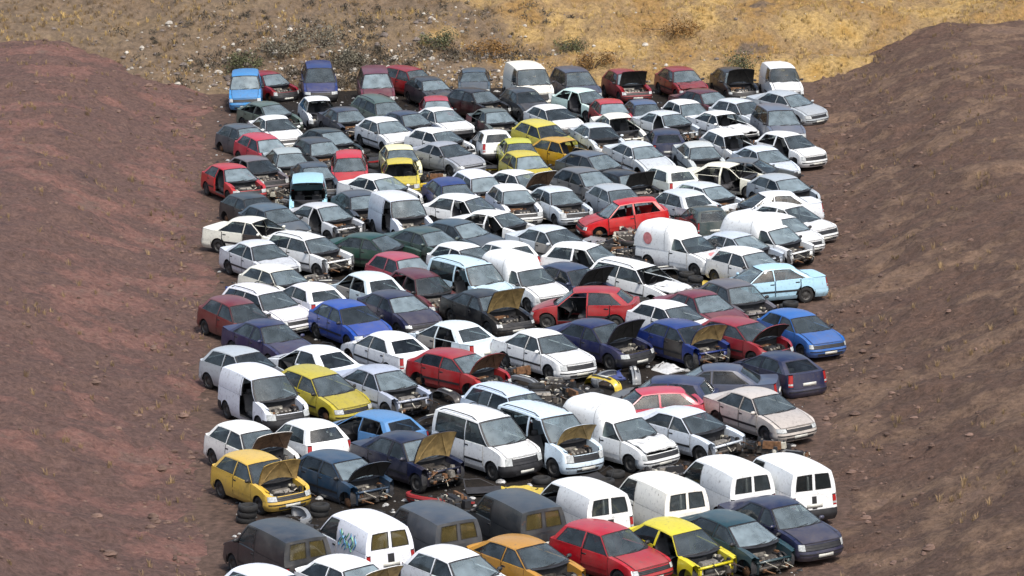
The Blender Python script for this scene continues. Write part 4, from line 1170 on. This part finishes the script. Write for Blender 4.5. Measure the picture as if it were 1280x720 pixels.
def rocky_side(m):
    nt = m.node_tree; L = nt.links.new
    b = next(n for n in nt.nodes if n.type == 'BSDF_PRINCIPLED'); src = b.inputs['Base Color'].links[0].from_socket
    tc = N(nt, 'ShaderNodeTexCoord'); sp = N(nt, 'ShaderNodeSeparateXYZ'); L(tc.outputs['Object'], sp.inputs[0])
    nz = N(nt, 'ShaderNodeTexNoise'); nz.inputs['Scale'].default_value = .35; nz.inputs['Detail'].default_value = 7; L(tc.outputs['Object'], nz.inputs['Vector'])
    ma = N(nt, 'ShaderNodeMath', operation='MULTIPLY_ADD'); ma.inputs[1].default_value = 34; ma.inputs[2].default_value = -17; L(nz.outputs['Fac'], ma.inputs[0])
    ad = N(nt, 'ShaderNodeMath', operation='ADD'); L(sp.outputs['X'], ad.inputs[0]); L(ma.outputs[0], ad.inputs[1])
    mr = N(nt, 'ShaderNodeMapRange'); mr.inputs['From Min'].default_value = 2.5; mr.inputs['From Max'].default_value = -3.5; mr.inputs['To Max'].default_value = .8; L(ad.outputs[0], mr.inputs['Value'])
    n2 = N(nt, 'ShaderNodeTexNoise'); n2.inputs['Scale'].default_value = 2.6; n2.inputs['Detail'].default_value = 8; n2.inputs['Roughness'].default_value = .75; L(tc.outputs['Object'], n2.inputs['Vector'])
    rp = N(nt, 'ShaderNodeValToRGB'); e = rp.color_ramp.elements; e[0].position = .35; e[0].color = (.055, .045, .04, 1); e[1].position = .68; e[1].color = (.22, .165, .12, 1)
    L(n2.outputs['Fac'], rp.inputs['Fac'])
    mx = N(nt, 'ShaderNodeMix', data_type='RGBA'); L(mr.outputs['Result'], mx.inputs['Factor']); L(src, mx.inputs['A']); L(rp.outputs['Color'], mx.inputs['B']); L(mx.outputs['Result'], b.inputs['Base Color'])
rocky_side(HILL)

def setting_mesh(name, verts, faces, mat, smooth=True, kind='structure'):
    me = bpy.data.meshes.new(name); me.from_pydata(verts, [], faces); me.materials.append(mat)
    me.polygons.foreach_set('use_smooth', [smooth] * len(faces)); me.update()
    o = bpy.data.objects.new(name, me); COL.objects.link(o); o['kind'] = kind
    return o

def dirt_drift(m):
    nt = m.node_tree; L = nt.links.new
    b = next(n for n in nt.nodes if n.type == 'BSDF_PRINCIPLED'); src = b.inputs['Base Color'].links[0].from_socket
    tc = N(nt, 'ShaderNodeTexCoord'); sp = N(nt, 'ShaderNodeSeparateXYZ'); L(tc.outputs['Object'], sp.inputs[0])
    ax = N(nt, 'ShaderNodeMath', operation='ABSOLUTE'); L(sp.outputs['X'], ax.inputs[0])
    ym = N(nt, 'ShaderNodeMath', operation='MULTIPLY_ADD'); ym.inputs[1].default_value = -.0733; ym.inputs[2].default_value = -.47; L(sp.outputs['Y'], ym.inputs[0])
    ad = N(nt, 'ShaderNodeMath', operation='ADD'); L(ax.outputs[0], ad.inputs[0]); L(ym.outputs[0], ad.inputs[1])
    nz = N(nt, 'ShaderNodeTexNoise'); nz.inputs['Scale'].default_value = .9; nz.inputs['Detail'].default_value = 8; nz.inputs['Roughness'].default_value = .7; L(tc.outputs['Object'], nz.inputs['Vector'])
    ma = N(nt, 'ShaderNodeMath', operation='MULTIPLY_ADD'); ma.inputs[1].default_value = 6; L(nz.outputs['Fac'], ma.inputs[0]); L(ad.outputs[0], ma.inputs[2])
    mr = N(nt, 'ShaderNodeMapRange'); mr.inputs['From Min'].default_value = 1.4; mr.inputs['From Max'].default_value = 3.6; mr.inputs['To Max'].default_value = .92; L(ma.outputs[0], mr.inputs['Value'])
    n2 = N(nt, 'ShaderNodeTexNoise'); n2.inputs['Scale'].default_value = 4; n2.inputs['Detail'].default_value = 8; L(tc.outputs['Object'], n2.inputs['Vector'])
    rp = N(nt, 'ShaderNodeValToRGB'); e = rp.color_ramp.elements; e[0].position = .3; e[0].color = (.06, .04, .031, 1); e[1].position = .7; e[1].color = (.15, .096, .074, 1); L(n2.outputs['Fac'], rp.inputs['Fac'])
    mx = N(nt, 'ShaderNodeMix', data_type='RGBA'); L(mr.outputs['Result'], mx.inputs['Factor']); L(src, mx.inputs['A']); L(rp.outputs['Color'], mx.inputs['B']); L(mx.outputs['Result'], b.inputs['Base Color'])
dirt_drift(GROUND)
setting_mesh('ground', [(-1500, -300, 0), (1500, -300, 0), (1500, 2500, 0), (-1500, 2500, 0)], [(0, 1, 2, 3)], GROUND)

HY = 190.8
def hill_z(x, y):
    d = y - HY - 1.2 * fbm(x, 0, 14, 3, 5)
    base = 24 * (1 - math.exp(-d / 58)) if d > 0 else d * .25
    k = max(0, min(1, d / 4))
    ledge = .35 * math.sin(d * 1.25 + 3 * fbm(x, y, 9, 2, 4)) * k * (1 if x > 2 else .5)
    return base - .12 + (fbm(x, y, 6, 5, 1) * 1.3 + abs(fbm(x, y, 1.4, 4, 9)) * .55) * k + ledge
def hill():
    xs = []; x = -280.0
    while x < 280: xs.append(x); x += .16 if abs(x) < 29 else 4.0
    ys = []; y = HY - 4
    while y < 500: ys.append(y); y += .16 if y < HY + 12 else (.6 if y < HY + 30 else 6.0)
    V = [(x, y, hill_z(x, y)) for y in ys for x in xs]; nx = len(xs)
    Fc = [(j * nx + i, j * nx + i + 1, (j + 1) * nx + i + 1, (j + 1) * nx + i) for j in range(len(ys) - 1) for i in range(nx - 1)]
    setting_mesh('hillside', V, Fc, HILL)
hill()

def toe(y, sg): return .0750 * (.978 * y + 6.3) + .7 + .7 * fbm(0, y, 7, 4, 20 + sg)
def bank_z(d, y, x):
    k = max(0, min(1, d / 9)); k = k * k * (3 - 2 * k)
    rill = abs(fbm(y + .4 * fbm(x, y, 2, 2, 51), x * .22, 1.5, 3, 41))
    return -.06 + .12 * min(1, d) + 2.2 * k + (fbm(x, y, 4.5, 5, 31) * .6 + abs(fbm(x, y, 1.1, 4, 33)) * .3 - rill * .35 + fbm(x, y, .5, 3, 35) * .16) * min(1, .25 + d / 2)
def bank(sg):
    ds = [-1.2]
    while ds[-1] < 9.5: ds.append(ds[-1] + .17)
    while ds[-1] < 22: ds.append(ds[-1] + .8)
    while ds[-1] < 160: ds.append(ds[-1] + 7)
    ys = []; y = 20.0
    while y < 204: ys.append(y); y += .3 if 84 < y < 196 else 2.0
    V = []
    for y in ys:
        t = toe(y, sg)
        for d in ds:
            dd = d + (.25 * fbm(d, y, .9, 2, 71) if -.5 < d < 9 else 0)
            x = sg * (t + dd); V.append((x, y, bank_z(dd, y, x) if dd >= 0 else -.06 + dd * .12))
    n = len(ds)
    Fc = [(j * n + i, j * n + i + 1, (j + 1) * n + i + 1, (j + 1) * n + i) for j in range(len(ys) - 1) for i in range(n - 1)]
    if sg < 0: Fc = [f[::-1] for f in Fc]
    setting_mesh('earth_bank', V, Fc, BANKL if sg < 0 else BANKR)
bank(-1); bank(1)

# ------------------------------------------------------------------ stones, dry grass, shrubs
def stone(V, Fc, x, y, z, r, rnd):
    b = len(V); n = 6
    rx, ry, rz = r * rnd.uniform(.7, 1.3), r * rnd.uniform(.7, 1.3), r * rnd.uniform(.5, .9)
    for j, (h, q) in enumerate(((-.6, .8), (.2, 1.0), (.75, .6))):
        for i in range(n):
            a = 2 * math.pi * i / n + j * .4; k = q * rnd.uniform(.8, 1.15)
            V.append((x + rx * k * math.cos(a), y + ry * k * math.sin(a), z + rz * h))
    V.append((x, y, z + rz * rnd.uniform(.9, 1.1)))
    for j in range(2):
        for i in range(n): Fc.append((b + j * n + i, b + j * n + (i + 1) % n, b + (j + 1) * n + (i + 1) % n, b + (j + 1) * n + i))
    for i in range(n): Fc.append((b + 2 * n + i, b + 2 * n + (i + 1) % n, b + 3 * n))
def stones(name, mat, spots):
    V = []; Fc = []; rnd = random.Random(9)
    for x, y, z, r in spots: stone(V, Fc, x, y, z, r, rnd)
    setting_mesh(name, V, Fc, mat, False, 'stuff')
PALE = simple('pale_rubble', (.42, .39, .34), .9, vary=.45, scale=1.5)
GREYST = simple('grey_stone', (.15, .125, .11), .95, vary=.5, scale=1.2)
rnd = random.Random(21)
sp = []
for k in range(2000):
    x = rnd.gauss(-7, 7) if k % 5 else rnd.uniform(-24, 24); y = HY + abs(rnd.gauss(0, 3.2)) + .4
    if rnd.random() > .45 + .4 * (x < 2): continue
    sp.append((x, y, hill_z(x, y), min(.26, .035 + rnd.expovariate(22))))
stones('rubble', PALE, sp[: int(len(sp) * .45)]); stones('rubble', GREYST, sp[int(len(sp) * .45):])
sp = []
for k in range(2600):
    sg = rnd.choice((-1, 1)); y = rnd.uniform(84, 196); d = abs(rnd.gauss(0, 1.6 if k % 2 else 4.0)); t = toe(y, sg); x = sg * (t + d)
    sp.append((x, y, bank_z(d, y, x), min(.2, .03 + rnd.expovariate(28))))
CLOD = simple('earth_clods', (0.1330, 0.0840, 0.0644), .95, vary=.5, scale=1.2)
stones('rubble', CLOD, sp)

LITD = simple('dark_scrap_bits', (.02, .02, .022), .5, vary=.5); LITP = simple('pale_scrap_bits', (.36, .36, .35), .35, vary=.5)
sp = []; sp3 = []
for k in range(7000):
    y = rnd.uniform(92, 190); x = rnd.uniform(-.078, .078) * (.978 * y + 6.3)
    (sp if k % 3 else sp3).append((x, y, .01, min(.16, .02 + rnd.expovariate(30))))
stones('debris', LITD, sp); stones('debris', LITP, sp3)
STRAW = simple('dry_straw_grass', (.46, .32, .12), .9, vary=.3, scale=.8)
DEADG = simple('dead_brown_grass', (.24, .165, .085), .9, vary=.45, scale=.8)
def grass(name, mat, spots, seed):
    V = []; Fc = []; r = random.Random(seed)
    for x, y, z, h in spots:
        for b in range(r.randint(9, 15)):
            a = r.uniform(0, 6.283); o = r.uniform(0, h * .35); bx, by = x + o * math.cos(a), y + o * math.sin(a)
            ln = h * r.uniform(.5, 1.1); le = r.uniform(.15, .7) * ln; w = h * .05; ta = a + r.uniform(-.6, .6); q = len(V)
            px, py = -math.sin(ta) * w, math.cos(ta) * w
            V += [(bx - px, by - py, z - .03), (bx + px, by + py, z - .03), (bx + .4 * le * math.cos(ta) + px * .7, by + .4 * le * math.sin(ta) + py * .7, z + ln * .6), (bx + .4 * le * math.cos(ta) - px * .7, by + .4 * le * math.sin(ta) - py * .7, z + ln * .6), (bx + le * math.cos(ta), by + le * math.sin(ta), z + ln)]
            Fc += [(q, q + 1, q + 2, q + 3), (q + 3, q + 2, q + 4)]
    setting_mesh(name, V, Fc, mat, False, 'stuff')
sp = []; sp2 = []
for k in range(4200):
    x = rnd.uniform(-27, 27); y = HY + rnd.uniform(.3, 11)
    if rnd.random() > .35 + .65 * (fbm(x, y, 3, 3, 77) > -.05): continue
    gold = rnd.random() < (.85 if x > 1 + 5 * fbm(x, y, 6, 2, 3) else .3)
    (sp if gold else sp2).append((x, y, hill_z(x, y), rnd.uniform(.12, .28)))
for k in range(4200):
    sg = rnd.choice((-1, 1)); y = rnd.uniform(86, 196); d = rnd.uniform(0, 11)
    if fbm(sg * d, y, 2.5, 3, 88) < .10: continue
    t = toe(y, sg); x = sg * (t + d); sp2.append((x, y, bank_z(d, y, x), rnd.uniform(.10, .26)))
grass('dry_grass', STRAW, sp, 3); grass('dry_grass', DEADG, sp2, 4)

LEAFD = simple('dark_olive_leaf', (.085, .09, .04), .8, vary=.5, scale=2)
LEAFG = simple('grey_green_leaf', (.16, .145, .105), .8, vary=.5, scale=2)
LEAFB = simple('russet_leaf', (.22, .12, .035), .8, vary=.5, scale=2)
TWIG = simple('brown_twig', (.06, .045, .035), .9)
def shrub(x, y, w, h, mat, label, seed):
    r = random.Random(seed); z0 = hill_z(x, y)
    root = bpy.data.objects.new('shrub', None); COL.objects.link(root); root.location = (x, y, z0); root['label'] = label; root['category'] = 'shrub'; root['group'] = 'shrubs on the dry hillside'
    mb = MB(); V = []; Fc = []
    for k in range(13):
        a = r.uniform(0, 6.28); e = r.uniform(.3, 1.7); tip = Vector((w * .5 * math.cos(a) * e, w * .5 * math.sin(a) * e, h * r.uniform(.25, 1.0) * (1.1 - .35 * e)))
        mb.tube([(0, 0, -.1), tip * .4 + Vector((0, 0, .1)), tip], .018, TWIG, 5)
        for c in range(3):
            cc = tip * r.uniform(.55, 1.0)
            for l in range(r.randint(12, 46)):
                d = Vector((r.gauss(0, 1), r.gauss(0, 1), r.gauss(0, .8))) * w * .13
                p = cc + d; u = Vector((r.uniform(-1, 1), r.uniform(-1, 1), r.uniform(-.6, 1))).normalized(); v = u.cross(Vector((r.uniform(-1, 1), r.uniform(-1, 1), .3))).normalized()
                s_ = r.uniform(.035, .08); q = len(V)
                V += [tuple(p - u * s_), tuple(p + v * s_ * .5), tuple(p + u * s_), tuple(p - v * s_ * .5)]; Fc.append((q, q + 1, q + 2, q + 3))
    add('stem', mb.mesh('stem'), root)
    me = bpy.data.meshes.new('foliage'); me.from_pydata(V, [], Fc); me.materials.append(mat); add('foliage', me, root)
def scrub():
    V = []; Fc = []; r = random.Random(91)
    for k in range(1100):
        x = r.gauss(-8.5, 5.2); d = abs(r.gauss(0, 3.6)) + .6
        if fbm(x, d, 2.2, 3, 61) < -.02 or x > 4: continue
        y = HY + d; z = hill_z(x, y); h = r.uniform(.15, .5)
        for b in range(r.randint(16, 30)):
            a = r.uniform(0, 6.28); o = r.uniform(0, h * 1.1); p = Vector((x + o * math.cos(a), y + o * math.sin(a), z + r.uniform(0, h) * (1 - .4 * o / h)))
            u = Vector((r.uniform(-1, 1), r.uniform(-1, 1), r.uniform(.1, 1.4))).normalized(); v = u.cross(Vector((r.uniform(-1, 1), r.uniform(-1, 1), .2))).normalized(); s_ = r.uniform(.05, .13); q = len(V)
            V.extend([tuple(p - u * s_), tuple(p + v * s_ * .3), tuple(p + u * s_), tuple(p - v * s_ * .3)]); Fc.append((q, q + 1, q + 2, q + 3))
    setting_mesh('undergrowth', V, Fc, LEAFS, False, 'stuff')
LEAFS = simple('grey_brown_scrub', (.085, .07, .05), .85, vary=.6, scale=1.0)
scrub()
SHRUBS = [
 (-13.7, 2.3, 1.5, 1.1, LEAFD, 'dark olive shrub on the hillside above the crimson askew hatchback at left'),
 (-11.6, 3.6, 1.7, 1.0, LEAFG, 'grey green shrub high on the hillside left of the dark blue people carrier'),
 (-9.6, 4.4, 2.2, 1.2, LEAFG, 'wide grey shrub on the hillside above the dark blue people carrier'),
 (-8.2, 3.0, 1.3, .9, LEAFG, 'small grey shrub on the hillside between dark blue and maroon people carriers'),
 (-3.4, 4.6, 1.6, .9, LEAFD, 'olive shrub on the hillside above the dark grey hatchback with buckled bonnet'),
 (-.8, 3.4, 1.7, .9, LEAFB, 'russet brown shrub on the hillside left of the tall cream van'),
 (3.5, 4.6, 1.5, .9, LEAFD, 'dark olive shrub on the hillside above the blue grey people carrier'),
 (4.4, 1.6, 1.5, .9, LEAFB, 'russet shrub at the foot of the hillside left of the open bonneted crimson hatchback'),
 (8.8, 5.6, 2.0, .8, LEAFB, 'golden brown shrub highest on the hillside above the two crimson hatchbacks'),
 (12.3, 1.2, 1.7, 1.1, LEAFD, 'dark green shrub at the hillside foot right of the black back row hatchback'),
]
for i, (x, d, w_, h_, m_, lb) in enumerate(SHRUBS): shrub(x, HY + d, w_, h_, m_, lb, i + 60)

# ------------------------------------------------------------------ loose scrap on the ground between the rows
S0 = SHAPES['hatch']
def tyre_flat():
    mb = MB(); r = .30; w = .09
    mb.lathe([(-w, r * .60), (-w, r * .9), (-w * .8, r * .985), (w * .8, r * .985), (w, r * .9), (w, r * .60), (-w, r * .60)], 0, 0, 0, RUB, 20)
    return mb.mesh('tyre')
T0 = tyre_flat()
BUMP = build_bumper(S0, 1, PAINT); BON = build_bonnet(S0, INSUL, 2)[0]; DOOR = build_door(S0, 1, 0); ENG = [build_engine(S0, k) for k in range(3)]
COLS = {'white': (.88, .89, .89), 'red': (.60, .10, .12), 'blue': (.12, .25, .55), 'grey': (.5, .52, .54), 'yellow': (.85, .74, .2), 'black': (.05, .05, .055)}
rnd = random.Random(33)
for i, (x, y) in enumerate(SCRAP):
    q = rnd.random(); cn = rnd.choice(list(COLS) + ['black', 'black', 'grey', 'white']); c = (*lin(COLS[cn]), 1); a = rnd.uniform(0, 360)
    if q < .38:
        for k in range(1 if rnd.random() < .6 else rnd.randint(2, 3)):
            o = bpy.data.objects.new('tyre', T0); o.rotation_euler = (R(90), 0, R(a + 30 * k)); o.location = (x + .04 * k, y - .03 * k, .092 + .182 * k)
            o['label'] = 'loose black tyre lying flat on the oily ground between scrapped cars'; o['category'] = 'tyre'; o['group'] = 'loose tyres between the rows'; COL.objects.link(o)
    elif q < .60:
        o = bpy.data.objects.new('bumper', BUMP); o.rotation_euler = (0, R(-90 if rnd.random() < .5 else 0), R(a)); o.location = (x, y, .0)
        if o.rotation_euler.y != 0: o.location = (x, y, -S0.L / 2 + .62 + .55) ; o.location.z = -(S0.xf + S0.Ra) + .02
        else: o.location = (x - 1.6 * math.cos(R(a)), y - 1.6 * math.sin(R(a)), -.185)
        o.color = c; o['label'] = 'loose %s bumper lying on the oily ground between scrapped cars' % cn; o['category'] = 'bumper'; o['group'] = 'loose bumpers between the rows'; COL.objects.link(o)
    elif q < .72:
        o = bpy.data.objects.new('bonnet_panel', BON); o.rotation_euler = (0, R(-4), R(a)); o.location = (x - .4 * math.cos(R(a)), y - .4 * math.sin(R(a)), .12)
        o.color = c; o['label'] = 'loose crumpled %s bonnet lying on the ground between scrapped cars' % cn; o['category'] = 'car bonnet'; o['group'] = 'loose bonnets between the rows'; COL.objects.link(o)
    elif q < .93:
        o = bpy.data.objects.new('scrap_engine', ENG[i % 3]); o.rotation_euler = (0, 0, R(a)); o.location = (x - 1.35 * math.cos(R(a)), y - 1.35 * math.sin(R(a)), -.27)
        o['label'] = 'greasy engine pulled out and left on the ground between scrapped cars'; o['category'] = 'engine'; o['group'] = 'pulled engines between the rows'; COL.objects.link(o)
    else:
        o = bpy.data.objects.new('scrap_door', DOOR); o.rotation_euler = (R(-84), 0, R(a)); ca, sa = math.cos(R(a)), math.sin(R(a))
        o.location = (x, y, .10); o.color = c
        o.matrix_world = Matrix.Translation((x, y, .1)) @ Matrix.Rotation(R(a), 4, 'Z') @ Matrix.Rotation(R(-87), 4, 'X') @ Matrix.Translation((-.35, -S0.W / 2 + .02, -.7))
        o['label'] = 'loose %s car door lying on the ground between scrapped cars' % cn; o['category'] = 'car door'; o['group'] = 'loose doors between the rows'; COL.objects.link(o)

# ------------------------------------------------------------------ camera, sky, sun
cam = bpy.data.cameras.new('camera'); co = bpy.data.objects.new('camera', cam); COL.objects.link(co)
cam.sensor_width = 36; cam.lens = 36 * 4695 / 1280; cam.clip_start = 1; cam.clip_end = 5000
th, ro = R(12), R(1.15)
fw = Vector((0, math.cos(th), -math.sin(th))); u0 = Vector((0, math.sin(th), math.cos(th))); r0 = Vector((1, 0, 0))
rt = r0 * math.cos(ro) - u0 * math.sin(ro); uu = u0 * math.cos(ro) + r0 * math.sin(ro)
M = Matrix((rt, uu, -fw)).transposed().to_4x4(); M.translation = Vector((0, 0, 30.1))
co.matrix_world = M
scene.camera = co

w = bpy.data.worlds.new('World'); scene.world = w; w.use_nodes = True
nt = w.node_tree; bg = nt.nodes['Background']
sky = nt.nodes.new('ShaderNodeTexSky'); sky.sky_type = 'NISHITA'; sky.sun_disc = False
EL, AZ = 56, 152          # degrees; azimuth of the sun, clockwise from +Y
sky.sun_elevation = R(EL); sky.sun_rotation = R(AZ); sky.dust_density = 4; sky.air_density = 1.2
nt.links.new(sky.outputs['Color'], bg.inputs['Color']); bg.inputs['Strength'].default_value = .13
sd = bpy.data.lights.new('sun', 'SUN'); so = bpy.data.objects.new('sun', sd); COL.objects.link(so)
sd.energy = 2.2; sd.angle = R(10); sd.color = (1, .96, .90)
d = Vector((math.sin(R(AZ)) * math.cos(R(EL)), math.cos(R(AZ)) * math.cos(R(EL)), math.sin(R(EL))))
so.rotation_euler = d.to_track_quat('Z', 'Y').to_euler(); so.location = d * 200
vs = scene.view_settings; vs.view_transform = 'Standard'; vs.look = 'None'; vs.exposure = 0.6; vs.gamma = 1
